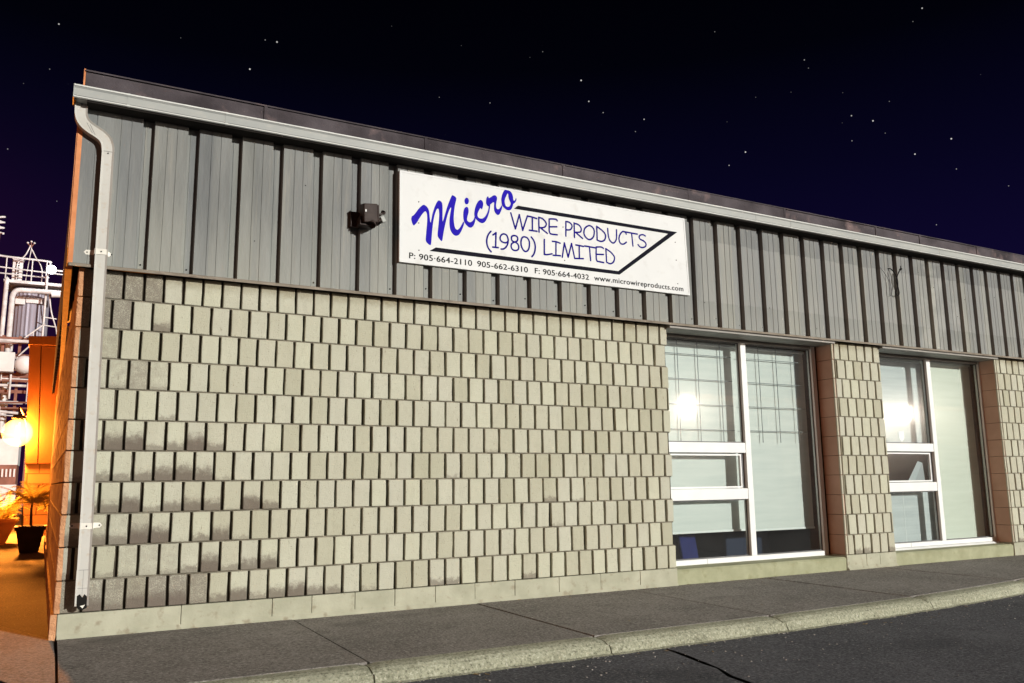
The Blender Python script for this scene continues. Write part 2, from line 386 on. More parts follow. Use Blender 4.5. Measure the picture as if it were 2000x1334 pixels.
def concrete(name, c1, c2, c3, dist=.006, spk=(.5, .48, .44), grain=120):
    m, t, b = newmat(name); v = coords(t)
    col = ramp(t, noi(t, v, 1.1, 6, .6), [(.30, tuple(q*.82 for q in c1)), (.70, c2)]).outputs[0]
    col = mixc(t, col, tuple(q*.66 for q in c1), mrange(t, noi(t, v, 4.0, 5, .65), .54, .70, 0, .6))
    g1 = noi(t, v, 62, 3, .7); g2 = noi(t, v, 120, 3, .6)
    col = mixc(t, col, c3, mrange(t, g1, .53, .66, 0, .95))
    col = mixc(t, col, tuple(q*.38 for q in c1), mrange(t, g1, .46, .34, 0, .9))
    col = mixc(t, col, spk, mrange(t, g2, .66, .72, 0, .9))
    col = mixc(t, col, tuple(q*.25 for q in c1), mrange(t, g2, .36, .30, 0, .85))
    sc = N(t, 'ShaderNodeTexNoise', inputs={'Scale': 30.0, 'Detail': 2.0, 'Distortion': 2.5}); L(t, coords(t, (1, .35, 1)), sc.inputs['Vector'])
    col = mixc(t, col, tuple(q*.45 for q in c1), mrange(t, noi(t, coords(t, (1, 1.6, 1)), .9, 4, .5), .60, .72, 0, .45))
    col = mixc(t, col, spk, mrange(t, sc.outputs[0], .70, .73, 0, .5))
    L(t, col, b.inputs['Base Color']); b.inputs['Roughness'].default_value = .85; b.inputs['Specular IOR Level'].default_value = .15
    h = math_(t, 'ADD', noi(t, v, grain, 6, .75), math_(t, 'MULTIPLY', noi(t, v, 25, 4), .9))
    bump(t, b, h, .8, dist)
    return m
M_WALK = concrete('sidewalk_concrete', (.215, .20, .185), (.285, .265, .245), (.40, .38, .355), .014)
M_KERB = concrete('kerb_concrete', (.31, .315, .225), (.39, .395, .295), (.48, .48, .38), .010)
M_ASPH = concrete('asphalt', (.085, .089, .104), (.122, .125, .142), (.20, .20, .215), .012, (.35, .34, .33), 140)
M_DRIVE = concrete('driveway_asphalt', (.085, .075, .065), (.125, .11, .095), (.16, .14, .12), .010)
M_BLUE = plain('sign_blue', (.022, .014, .34), .9)
M_NAVY = plain('sign_navy', (.014, .009, .17), .9)
M_BLACK = plain('sign_black', (.012, .012, .018), .9)
M_INK = plain('sign_ink', (.010, .010, .011), .9)
M_PANEL = vary('sign_panel', (.60, .61, .615), (.635, .645, .645), 2.2, .6, bumps=None, spec=.02, c3=(.565, .57, .565), s3=9)
M_BRONZE = vary('bronze_housing', (.030, .020, .018), (.05, .036, .032), 20, .45, bumps=None)
M_RUBBER = plain('black_rubber', (.012, .012, .012), .6)
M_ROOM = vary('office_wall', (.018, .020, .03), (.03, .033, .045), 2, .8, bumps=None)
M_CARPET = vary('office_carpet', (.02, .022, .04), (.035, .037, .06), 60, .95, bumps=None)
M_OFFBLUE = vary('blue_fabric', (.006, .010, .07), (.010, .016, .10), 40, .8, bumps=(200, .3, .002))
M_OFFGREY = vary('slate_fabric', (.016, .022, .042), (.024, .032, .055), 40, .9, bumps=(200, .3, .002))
for _m in (M_BLUE, M_NAVY, M_BLACK, M_INK): _m.node_tree.nodes['Principled BSDF'].inputs['Specular IOR Level'].default_value = 0.0
M_PAPER = plain('paper', (.72, .72, .70), .7)
M_SHEET = plain('bluish_paper', (.34, .38, .40), .8)

# ------------------------------------------------------------------ layout numbers (metres; x along the street front, y into the building)
ZJ = [2.352, 2.153, 1.948, 1.744, 1.541, 1.334, 1.131, 0.928, 0.723, 0.519, 0.312, 0.109]
X0, X1, P1L, P1R, P2L, XE = 1.295, 6.232, 8.472, 9.232, 11.362, 13.6
Z_WALK, Z_LOT, Z_DRIVE = -0.042, -0.125, -0.047
def groove_x(i): return 1.54801796 + .12668203*i + .00051071*i*i - .0000075*i**3
def rib_x(i): return 1.67455 + .299206*i + .00084915*i*i - .0000247368*i**3

# ------------------------------------------------------------------ ground
def sheet(name, pts, z, mat, sub=0):
    mb = MB(); mb.poly([(x, y, z) for x, y in pts], mat); return tag(mb.obj(name), kind='structure')
sheet('ground', [(-400, -400), (400, -400), (400, 600), (-400, 600)], -.30, M_ASPH)
# parking lot with a crack: two sheets a finger apart
def kerb_y(x): return -1.665 + (max(0, x-5.2)**2)*.0185          # inner edge of the kerb
crack = [(4.60, -1.84), (4.57, -2.05), (4.52, -2.32), (4.50, -2.44), (4.42, -2.62), (4.40, -2.80), (4.28, -3.2), (4.1, -3.8), (3.7, -5)]
lot = MB()
def lot_edge(x): return kerb_y(x)-.16
L_pts = [(-120, -1.5), (1.0, -1.5), (1.2, -1.7)]
xs = [1.2+.25*i for i in range(14)]
left = [(-120, -120)] + [(-120, -1.0), (1.0, -1.0), (1.28, lot_edge(1.3))] + [(x, lot_edge(x)) for x in xs if x > 1.3 and x < 4.55]
cl = [(x-.009-.006*((i*7) % 3), y) for i, (x, y) in enumerate(crack)]
cr = [(x+.007+.007*((i*5) % 3), y) for i, (x, y) in enumerate(crack)]
lot.poly([(x, y, Z_LOT) for x, y in left + cl + [(3.3, -6), (3.0, -120)]], M_ASPH)
lot.poly([(x, y, Z_LOT) for x, y in cr[::-1] + [(x, lot_edge(x)) for x in (4.75, 4.9)] + [(4.9, -6), (3.3, -6)]], M_ASPH)
rx = [4.9+.3*i for i in range(40)]
for a, b in zip(rx[:-1], rx[1:]): lot.poly([(a, lot_edge(a), Z_LOT), (b, lot_edge(b), Z_LOT), (b, -6, Z_LOT), (a, -6, Z_LOT)], M_ASPH)
lot.poly([(rx[-1], lot_edge(rx[-1]), Z_LOT), (200, lot_edge(rx[-1]), Z_LOT), (200, -6, Z_LOT), (rx[-1], -6, Z_LOT)], M_ASPH)
lot.poly([(3.3, -6, Z_LOT), (200, -6, Z_LOT), (200, -120, Z_LOT), (3.0, -120, Z_LOT)], M_ASPH)
tag(lot.obj('parking_lot'), kind='structure')
mb = MB(); mb.poly([(2, -8, Z_LOT-.03), (7, -8, Z_LOT-.03), (7, -1.5, Z_LOT-.03), (2, -1.5, Z_LOT-.03)], M_DARK); tag(mb.obj('parking_lot_base'), kind='structure')
# loose grit lying on the asphalt and along the kerb
def pebble(mb, x, y, z, s):
    bm = bmesh.new(); bmesh.ops.create_icosphere(bm, subdivisions=1, radius=s)
    for q in bm.verts: q.co = Vector((q.co.x*random.uniform(.7, 1.3), q.co.y*random.uniform(.7, 1.3), q.co.z*.6)); q.co += Vector((x, y, z+s*.3))
    mb.bm(bm)
M_GRIT = vary('grit', (.20, .19, .18), (.55, .53, .50), 60, .8, bumps=None)
mb = MB()
for k in range(520):
    x = random.uniform(2.2, 9.5); y = lot_edge(x) - .03 - abs(random.gauss(0, .55)) if k % 3 else kerb_y(x)-.175-random.uniform(0, .05)
    pebble(mb, x, y, Z_LOT if y < lot_edge(x) else Z_LOT+.002, random.choice((.0025, .003, .004, .006)))
for k in range(160):
    x = random.uniform(1.6, 9.0); y = random.uniform(kerb_y(x)+.02, -.05); pebble(mb, x, y, Z_WALK, random.choice((.002, .0025, .004)))
tag(mb.obj('grit', mat=M_GRIT), kind='stuff')
M_DRY = vary('dry_leaf', (.16, .11, .055), (.34, .26, .15), 30, .8, bumps=None)
mb = MB()
def leaf(x, y, z, s):
    a = random.uniform(0, 6.28); c = []
    for u, v_, h in ((-1, 0, .1), (-.4, .42, .35), (.3, .36, .25), (1, 0, .5), (.3, -.36, .1), (-.4, -.42, .3)):
        c.append((x+s*(u*math.cos(a)-v_*math.sin(a)), y+s*(u*math.sin(a)+v_*math.cos(a)), z+.002+s*h*random.uniform(.2, .7)))
    mb.poly([c[0], c[1], c[2], c[3]]); mb.poly([c[0], c[3], c[4], c[5]])
for k in range(26): leaf(random.uniform(1.8, 9.0), -.03-abs(random.gauss(0, .05)), Z_WALK, random.uniform(.010, .022))
for k in range(22): x = random.uniform(2.6, 9.0); leaf(x, lot_edge(x)-.06-abs(random.gauss(0, .10)), Z_LOT, random.uniform(.010, .024))
for k in range(14): leaf(random.uniform(1.8, 9.0), random.uniform(-1.5, -.2), Z_WALK, random.uniform(.008, .016))
tag(mb.obj('leaf_litter', mat=M_DRY), kind='stuff')
# driveway on the left, and the ground behind the building
mb = MB()
dr = [(-60, -1.0), (1.0, -1.0), (1.284, -1.66), (1.284, -.6), (1.28, 0.0), (1.27, 12.0), (16, 12), (16, 120), (-60, 120)]
mb.poly([(x, y, Z_DRIVE) for x, y in dr], M_DRIVE)
tag(mb.obj('driveway'), kind='structure')
# apron: paler pavement beside the corner, in front of the driveway
mb = MB()
mb.poly([(x, y, Z_DRIVE+.004) for x, y in [(-60, -1.0), (1.0, -1.0), (1.286, -1.66), (1.285, -.5), (1.268, .05), (1.12, .42), (.90, .95), (.3, 1.9), (-1, 2.6), (-60, 4)]], M_WALK)
tag(mb.obj('apron'), kind='structure')
# sidewalk slabs with open joints
JX = [1.292, 2.76, 4.205, 5.69, 7.29, 8.98, 10.7, 12.5, 14.6]
walk = MB()
for a, b in zip(JX[:-1], JX[1:]):
    n = 6; g = .0075
    xs_ = [a+g+(b-a-2*g)*i/n for i in range(n+1)]
    top = [(x, kerb_y(x)+.004) for x in xs_] + [(b-g, 0.0), (a+g, 0.0)]
    dz = random.uniform(-.003, .003)
    vs_ = [(x, y, Z_WALK+dz) for x, y in top] + [(x, y, -.25) for x, y in top]; m = len(top)
    walk.mesh(vs_, [tuple(range(m))] + [(i, (i+1) % m, m+(i+1) % m, m+i) for i in range(m)], M_WALK)
tag(walk.obj('sidewalk'), kind='structure')
mb = MB(); mb.poly([(x, kerb_y(x)+.03, -.085) for x in [1.3+.7*i for i in range(19)]] + [(13.9, .0, -.085), (1.3, .0, -.085)], M_DARK); tag(mb.obj('sidewalk_base'), kind='structure')
# kerb lengths, worn round edge, chipped foot
kerb = MB()
KX = [1.292, 2.735, 4.215, 5.675, 7.33, 9.03, 10.75, 12.6, 14.6]
for a, b in zip(KX[:-1], KX[1:]):
    n = 26; g = .004; rows = []
    for i in range(n+1):
        t = i/n; x = a+g+(b-a-2*g)*t; y = kerb_y(x); jz = noise.noise(Vector((x*6, 0, 3)))*.004; jy = noise.noise(Vector((x*5, 4, 1)))*.008
        e = .010*max(0, 1-min(i, n-i)/1.2)                 # chipped ends
        prof = [(-.0, -.012-e), (-.012, 0-e), (-.075, -.003-e+jz), (-.105, -.012-e+jz), (-.128+jy*.4, -.032+jz), (-.142+jy*.6, -.062), (-.152+jy, Z_LOT+.052), (-.172+jy*2, Z_LOT+.047-.04), (-.205+jy*2.4, Z_LOT-.045+.042), (-.21, -.3), (-.0, -.3)]
        rows.append([(x, y+p[0], (Z_WALK+p[1]) if q < 6 else p[1]) for q, p in enumerate(prof)])
    m = len(rows[0]); vs_ = [p for r in rows for p in r]
    fs = [(i*m+j, i*m+(j+1) % m, (i+1)*m+(j+1) % m, (i+1)*m+j) for i in range(n) for j in range(m)] + [tuple(range(m)), tuple(n*m+j for j in range(m-1, -1, -1))]
    kerb.mesh(vs_, fs, M_KERB, False)
tag(kerb.obj('kerb'), kind='structure')

# ------------------------------------------------------------------ the building
BLD = empty('commercial_building', (X0, 0, 0), 'low block building with fluted tan walls, grey ribbed metal band and white gutter', 'building')

def stain_for(x, row):
    """grime of one block rib: (rising damp, all over, under the flashing)"""
    rnd = random.random()
    low = full = top = 0.0
    if row == 0:
        top = .45 + .55*rnd
        if x < 1.78: full, top = .95, .2
    if row == 1 and x < 1.60: full = .9
    if row in (2, 3) and x < 1.80 and row == 3: full = .55*rnd+.2
    if row == 2 and x < 1.55: full = .5
    if row == 1 and 1.70 < x < 1.85: low = .5
    lim = {3: 2.2, 4: 2.1, 5: 2.2, 6: 2.35, 7: 2.6, 8: 2.5, 9: 2.65, 10: 2.9}.get(row, 0)
    if row >= 5 and x < lim: low = (.25 + .75*random.random())*(1.0 if random.random() < .78 else .15)
    elif row in (3, 4) and x < lim: low = .35*random.random() if rnd < .5 else 0
    if row == 10:
        if x < 2.25: full = .75+.2*rnd
        elif x < 3.4: low = .8*rnd
        elif rnd < .2: low = .35
    if row == 9 and x < 2.3: full = .45*rnd
    if row == 8 and x < 1.75: full = .35
    if row >= 5 and low == 0 and rnd < .06: low = .3*random.random()
    return low, full, top

def fluted(mb, u0, u1, row, grooves, P, gw=(.0150, .0040), relief=.031, clean=False):
    """ribs of one course between u0 and u1, split at the grooves; P(u, d, z) -> point, d = towards the viewer"""
    zt, zb = ZJ[row]-.0046, ZJ[row+1]+.0044
    edges = [u0] + [g for g in grooves if u0+.012 < g < u1-.012] + [u1]
    for k in range(len(edges)-1):
        a = edges[k] + (gw[1] if k else 0) + random.uniform(-.0015, .0015)
        b = edges[k+1] - (gw[0] if k < len(edges)-2 else 0) + random.uniform(-.002, .002)*(k < len(edges)-2)
        if b-a < .01: continue
        wide = random.random() < .18
        cr_ = random.uniform(.003, .006)+(.006 if wide else 0); cl_ = random.uniform(.0025, .0045)
        dr = .004+(.010 if wide else 0)
        ld = random.uniform(-.0025, .0025)
        us = [a, a+cl_] + [a+cl_+(b-a-cl_-cr_)*t for t in (.33, .66)] + [b-cr_, b]
        zs = [zb, zb+.0035] + [zb+.0035+(zt-zb-.007)*t for t in (.25, .5, .75)] + [zt-.0035, zt]
        nu, nz = len(us), len(zs); rnd = random.random(); st = stain_for((a+b)/2, row) if not clean else (0, 0, .3 if row == 0 else 0)
        seed = Vector((u0*3+k*1.7, row*2.3, 0)); base = len(mb.v)
        top_in = .012 if (row == 0 and random.random() < .6) else 0
        vs_ = []
        for j, z in enumerate(zs):
            wob = noise.noise(seed+Vector((0, 0, z*9)))*.0028 if random.random() < 2 else 0
            for i, u in enumerate(us):
                d = ld*(z-zb)/(zt-zb) + noise.noise(seed+Vector((u*16, z*16, 5)))*.0022
                if i == 0: d -= .004
                if i == nu-1: d -= dr
                if j == 0 or j == nz-1: d -= .004
                uu = u + (wob if i in (0, 1, nu-2, nu-1) else 0)
                if i >= nu-2: uu += noise.noise(seed+Vector((9, 3, z*14)))*.002
                vs_.append((uu, d, z))
        for (uu, d, z) in vs_: mb.v.append(tuple(P(uu, d, z)))
        for j in range(nz-1):
            for i in range(nu-1):
                q = base+j*nu+i; mb.f.append((q, q+1, q+nu+1, q+nu)); mb.m.append(0); mb.smooth.append(False)
        # sides back to the groove floor
        ring = [i for i in range(nu)] + [j*nu+nu-1 for j in range(1, nz)] + [(nz-1)*nu+i for i in range(nu-2, -1, -1)] + [j*nu for j in range(nz-2, 0, -1)]
        b2 = len(mb.v)
        for q in ring: uu, d, z = vs_[q]; mb.v.append(tuple(P(uu, -relief-.003, z)))
        m = len(ring)
        for i in range(m): mb.f.append((base+ring[i], base+ring[(i+1) % m], b2+(i+1) % m, b2+i)); mb.m.append(0); mb.smooth.append(False)
        tot = nu*nz+m
        for q in range(tot):
            uu, d, z = vs_[q] if q < nu*nz else vs_[ring[q-nu*nz]]
            mb.attr.setdefault('tooth', []).append((rnd, (uu-a)/(b-a), (z-zb)/(zt-zb), 1)); mb.attr.setdefault('stain', []).append((*st, 1))

front = lambda u, d, z: (u, -d, z)
def wall_ribs():
    mb = MB(); mb.mats = [M_BLOCK]
    for row in range(11):
        off = 0 if row % 2 == 0 else -.5
        G_ = [groove_x(i+off) for i in range(-3, 37)]
        fluted(mb, X0, X1, row, G_, front)
    o = mb.obj('fluted_wall', BLD)
    # piers between the windows
    mb = MB(); mb.mats = [M_BLOCK]
    for row in range(11):
        G_ = [P1L+.028+.0] + [P1L+.129+.1315*i for i in range(5)] if row % 2 == 0 else [P1L+.072] + [P1L+.072+.1315*(i+1) for i in range(5)]
        if row % 2 == 0: G_ = [P1L+.129+.1325*i for i in range(5)]
        else: G_ = [P1L+.063+.134*i for i in range(6)]
        fluted(mb, P1L+.035, P1R, row, [g for g in G_ if g > P1L+.06], front)
    mb.obj('fluted_pier', BLD)
    mb = MB(); mb.mats = [M_BLOCK]
    for row in range(11):
        G_ = [P2L+.045] + ([P2L+.11+.13*i for i in range(20)] if row % 2 == 0 else [P2L+.175+.13*i for i in range(20)])
        fluted(mb, P2L+.035, XE, row, G_, front)
    mb.obj('fluted_pier', BLD)
    # side wall going back from the corner, a little out of square
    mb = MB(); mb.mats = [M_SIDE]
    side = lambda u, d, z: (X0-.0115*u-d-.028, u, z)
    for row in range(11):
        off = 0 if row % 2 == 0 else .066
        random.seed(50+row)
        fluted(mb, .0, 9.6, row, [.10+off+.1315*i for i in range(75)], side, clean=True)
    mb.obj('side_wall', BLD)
random.seed(11)
wall_ribs()
# groove floors and mortar beds behind the ribs
def core(a, b):
    mb = MB()
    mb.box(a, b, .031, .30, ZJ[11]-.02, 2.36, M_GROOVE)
    for z in ZJ[1:11]: mb.box(a+.004, b-.004, .011, .0312, z-.0050, z+.0050, M_MORTAR)
    mb.obj('wall_core', BLD)
core(X0+.01, X1-.004); core(P2L+.03, XE); core(P1L+.03, P1R-.004)
# brown painted jambs facing left, one block per course, with a plain corner strip in front
for px_ in (P1L, P2L):
    mb = MB()
    for r in range(11):
        zt, zb = ZJ[r]-.002, ZJ[r+1]+.002
        mb.bbox(px_, px_+.028, .006, .215, zb, zt, .003, M_BROWN)
    mb.box(px_+.004, px_+.029, .010, .25, ZJ[11], 2.35, M_GROOVE)
    mb.obj('brown_jamb', BLD)
    mb = MB(); mb.mats = [M_BLOCK]
    random.seed(int(px_*10))
    for r in range(11):
        fluted(mb, px_-.004, px_+.022, r, [], front, relief=.012, clean=True)
    mb.obj('jamb_edge', BLD)
for px_ in (X1, P1R):                                                  # right-hand jambs, hidden from the street corner
    mb = MB()
    for r in range(11): mb.bbox(px_-.028, px_-.001, .035, .215, ZJ[r+1]+.002, ZJ[r]-.002, .003, M_BLOCK)
    mb.obj('plain_jamb', BLD)
# plinth course
random.seed(3)
def plinth(xs_):
    mb = MB()
    for a, b in zip(xs_[:-1], xs_[1:]):
        d = random.uniform(-.002, .002)
        mb.bbox(a+.0016, b-.0016, -.004+d, .25, -.1, ZJ[11]-.001, .003, M_PLINTH)
    mb.obj('plinth', BLD)
plinth([X0-.006, 2.02, 2.62, 2.90, 3.22, 3.53, 3.86, 4.20, 4.56, 4.98, 5.40, 5.82, X1+.006]); plinth([P1L-.01, 8.76, 8.97, P1R]); plinth([P2L-.01, 11.9, 12.4, XE])
mb = MB()                                                               # mortar fillet at the foot
for a, b in ((X0, X1), (P1L, P1R)):
    mb = MB(); mb.extrude([(-.022, Z_WALK+.001), (-.004, Z_WALK+.030), (.01, Z_WALK+.030), (.01, Z_WALK-.02), (-.022, Z_WALK-.02)], 'x', a, b, M_PLINTH); mb.obj('mortar_fillet', BLD)
mb = MB()
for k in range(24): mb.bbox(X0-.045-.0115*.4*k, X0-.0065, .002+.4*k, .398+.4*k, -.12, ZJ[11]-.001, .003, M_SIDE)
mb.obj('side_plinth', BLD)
# low stucco curbs under the windows
for a, b in ((X1+.006, P1L-.01), (P1R, P2L-.01)):
    mb = MB(); mb.extrude([(.012, -.1), (.004, .075), (.02, .092), (.30, .10), (.30, -.1)], 'x', a, b, M_STUCCO); mb.obj('window_curb', BLD)

# ------------------------------------------------------------------ metal cladding band
mb = MB()
ZS0, ZS1 = 2.365, 3.50
yF, yV = -.055, -.012
prof = []
def rib(i, out):
    a = rib_x(i); P_ = rib_x(i+1)-a
    for f, y in ((0, yF), (.255, yF), (.262, yF+.004), (.272, yF+.004), (.279, yF), (.475, yF), (.482, yF+.004), (.492, yF+.004), (.499, yF), (.735, yF), (.752, yV), (.80, yV), (.807, yV-.003), (.822, yV-.003), (.829, yV), (.985, yV)): out.append((a+f*P_, y))
pts = [(1.222, yF), (1.392, yF), (1.40, yV), (1.395, yV)]
pts = [(1.222, yF), (1.30, yF), (1.304, yF+.003), (1.308, yF)]
rib(-1, pts); pts = [p for p in pts if p[0] > 1.2]
pts = sorted([p for p in pts if p[0] < 1.31 or p[0] >= rib_x(-1)], key=lambda q: q[0])
for i in range(0, 41): rib(i, pts)
n = len(pts)
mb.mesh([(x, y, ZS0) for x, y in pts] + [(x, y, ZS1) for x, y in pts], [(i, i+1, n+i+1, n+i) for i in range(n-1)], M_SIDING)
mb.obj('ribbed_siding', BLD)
# fasteners near the bottom edge
random.seed(4)
def screw(x, y, z, r):
    mb = MB(); mb.lathe([(.0, 0), (r, 0), (r, .004), (0, .004)], (x, y, z), 8, M_RUBBER, Matrix.Rotation(R(90), 4, 'X')); mb.obj('screw', BLD)
for i in range(-1, 34):
    a = rib_x(i); P_ = rib_x(i+1)-a; x = a+.87*P_
    if random.random() < .75: screw(x, yV, random.uniform(2.40, 2.46), .006)
    if random.random() < .25: screw(a+random.uniform(.1, .6)*P_, yF, random.uniform(2.42, 3.3), .004)
# siding on the side wall with its corner trim
mb = MB()
pts = []
for i in range(0, 30):
    a = .10+i*.30
    for f, y in ((0, 1.196), (.20, 1.196), (.215, 1.232), (.285, 1.232)): pts.append((a+f, y-.0115*(a+f)))
n = len(pts); mb.mesh([(y, x, ZS0) for x, y in pts]+[(y, x, ZS1+.02) for x, y in pts], [(i, i+1, n+i+1, n+i) for i in range(n-1)], M_SIDING)
mb.box(1.193, 1.2225, -.0575, .10, ZS0-.012, ZS1, M_LITTRIM)
mb.box(1.186, 1.1925, -.050, .6, ZS0+.1, ZS1-.1, M_LITTRIM)
mb.box(1.18, 1.222, .02, 9.3, ZS0-.03, ZS0-.012, M_LITTRIM)
mb.obj('side_siding', BLD)
# drip flashing along the bottom of the cladding and the soffit over the windows
mb = MB()
fp = [(-.012, 2.3655), (-.0585, 2.3655), (-.074, 2.359), (-.077, 2.350), (-.0755, 2.340), (-.0715, 2.3405), (-.068, 2.349), (-.056, 2.3525), (-.012, 2.3525)]
mb.extrude(fp, 'x', 1.20, 13.6, M_FLASH); mb.obj('drip_flashing', BLD)
mb = MB()
for a, b in ((X1+.001, P1L-.001), (P1R+.001, P2L-.001)):
    mb.box(a, b, -.050, .24, 2.318, 2.352, M_SOFFIT)
mb.obj('window_soffit', BLD)
# gutter with joint sleeves
mb = MB()
gp = [(-.062, 3.552), (-.062, 3.462), (-.187, 3.462), (-.194, 3.459), (-.199, 3.463), (-.199, 3.471), (-.194, 3.475), (-.1945, 3.530), (-.200, 3.537), (-.204, 3.546), (-.199, 3.554), (-.190, 3.553), (-.1885, 3.545), (-.1895, 3.478), (-.070, 3.474), (-.067, 3.552)]
mb.extrude(gp, 'x', 1.152, 13.6, M_GUTTER)
for x in (1.485, 2.13, 7.29, 7.78, 10.2):
    mb.extrude([(-.060, 3.460), (-.1885, 3.4605), (-.1945, 3.457), (-.201, 3.462), (-.201, 3.472), (-.196, 3.476), (-.1965, 3.529), (-.202, 3.536), (-.206, 3.546), (-.200, 3.556), (-.192, 3.555), (-.1865, 3.546), (-.1875, 3.480), (-.060, 3.476)], 'x', x-.009, x+.009, M_GUTTER)
mb.box(1.1495, 1.1525, -.2015, -.06, 3.459, 3.5535, M_GUTTER)
mb.box(1.156, 13.6, -.1956, -.190, 3.5305, 3.5345, M_ALU); mb.box(1.156, 13.6, -.1956, -.190, 3.4745, 3.4778, M_ALU)
mb.box(1.1525, 13.6, -.2062, -.2036, 3.5405, 3.5505, M_LIP); mb.box(1.1525, 13.6, -.2012, -.1985, 3.4632, 3.4705, M_LIP)
mb.obj('gutter', BLD)
mb = MB(); mb.box(1.235, 13.6, -.183, -.0615, 3.448, 3.4605, M_UNDER); mb.box(1.156, 1.17, -.183, -.0615, 3.448, 3.4605, M_UNDER); mb.box(1.24, 13.6, -.0608, -.012, 3.452, 3.56, M_UNDER); mb.obj('gutter_shade_strip', BLD)  # dark strips added below and behind the gutter as its shade
# roof edge above the gutter, weathered metal sheets
mb = MB(); random.seed(5)
xs_ = [1.215]
while xs_[-1] < 13.6: xs_.append(xs_[-1]+random.uniform(.75, 1.5))
for a, b in zip(xs_[:-1], xs_[1:]):
    t = random.uniform(-.003, .003)
    mb.box(a+.001, b-.001, -.052+t, .03, 3.498, 3.720+random.uniform(-.003, .003), M_FASCIA)
    mb.box(b-.012, b+.012, -.0575, .02, 3.499, 3.724, M_FASCIA)
mb.box(1.212, 13.6, -.060, .20, 3.7235, 3.734, M_FASCIA)
mb.box(1.203, 1.2145, -.05, 9.2, 3.46, 3.742, M_LITTRIM)
mb.obj('roof_edge', BLD)
mb = MB(); mb.box(1.22, 13.6, .205, 9.2, 3.56, 3.68, M_FASCIA); mb.obj('flat_roof', BLD)
mb = MB(); mb.box(1.20, 13.6, 9.45, 9.6, -.2, 3.55, M_BLOCK); mb.obj('rear_wall', BLD)
mb = MB(); mb.box(1.7, 9.0, 8.3, 9.44, 3.69, 5.2, M_BLOCK); mb.obj('roof_sun_blocker', BLD)  # unseen block added to keep the sun off the outbuilding
mb = MB(); mb.box(13.61, 13.75, -.05, 9.6, -.2, 3.68, M_BLOCK); mb.obj('end_wall', BLD)
# interior: back wall, floor and ceiling of the offices
mb = MB()
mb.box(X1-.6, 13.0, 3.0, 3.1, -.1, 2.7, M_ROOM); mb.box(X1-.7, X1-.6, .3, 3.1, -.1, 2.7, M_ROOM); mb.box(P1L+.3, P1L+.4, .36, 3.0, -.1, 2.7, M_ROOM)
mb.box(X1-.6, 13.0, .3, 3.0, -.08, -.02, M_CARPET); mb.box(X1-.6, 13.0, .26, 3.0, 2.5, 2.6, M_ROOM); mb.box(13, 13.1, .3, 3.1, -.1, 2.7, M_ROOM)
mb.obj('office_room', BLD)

# ------------------------------------------------------------------ downspout
def sweep_rect(mb, path, w, y0, y1, m, inner=False):
    """rectangular pipe along a path in the x-z plane"""
    k = len(path); vs_ = []
    for i, (x, z) in enumerate(path):
        a = Vector((path[min(i+1, k-1)][0]-path[max(i-1, 0)][0], path[min(i+1, k-1)][1]-path[max(i-1, 0)][1])).normalized()
        nx, nz = -a.y, a.x
        c = .012
        for s_, y in ((-.5, y0+c), (-.5, y1-c), (-.5+c/w, y1), (.5-c/w, y1), (.5, y1-c), (.5, y0+c), (.5-c/w, y0), (-.5+c/w, y0)):
            vs_.append((x+nx*w*s_, y, z+nz*w*s_))
    fs = [(i*8+j, i*8+(j+1) % 8, (i+1)*8+(j+1) % 8, (i+1)*8+j) for i in range(k-1) for j in range(8)]
    mb.mesh(vs_, fs, m)
def bez(p0, p1, p2, p3, n=10):
    return [tuple((1-t)**3*a+3*(1-t)**2*t*b+3*(1-t)*t*t*c+t**3*d for a, b, c, d in zip(p0, p1, p2, p3)) for t in [i/n for i in range(n+1)]]
mb = MB()
path = [(1.203, 3.470), (1.203, 3.435)] + bez((1.203, 3.42), (1.203, 3.34), (1.235, 3.315), (1.29, 3.285), 9) + bez((1.292, 3.284), (1.35, 3.255), (1.381, 3.235), (1.3835, 3.150), 9)[1:]
sweep_rect(mb, path, .0775, -.062, -.128, M_PIPE)
sweep_rect(mb, [(1.3835, 3.155), (1.3845, 2.9), (1.388, 2.34), (1.40, 1.5), (1.413, .74), (1.416, .38)], .075, -.064, -.126, M_PIPE)
sweep_rect(mb, [(1.416, .382), (1.4165, .27), (1.418, .165)], .0785, -.0625, -.1275, M_PIPE)
for q in ((1.262, 3.298, 32), (1.281, 3.289, 30)):                    # crimped seams of the elbow
    mb.box(-.0012, .0012, -.1293, -.10, -.039, .039, M_ALU, Matrix.Translation((q[0], 0, q[1])) @ Matrix.Rotation(R(-q[2]+3), 4, 'Y'))
mb.box(1.345, 1.422, -.1288, -.12, 3.150, 3.1525, M_ALU)
mb.box(1.378, 1.456, -.1282, -.12, .381, .3835, M_ALU); mb.box(1.377, 1.457, -.1282, -.12, .270, .272, M_ALU); mb.box(1.4155, 1.417, -.1284, -.12, .19, .381, M_ALU)
for x, z in ((1.205, 3.455), (1.385, 3.138)): mb.lathe([(0, 0), (.005, 0), (.005, .003), (0, .003)], (x, -.1275, z), 8, M_RUBBER, Matrix.Rotation(R(90), 4, 'X'))
ds = mb.obj('downspout', BLD)
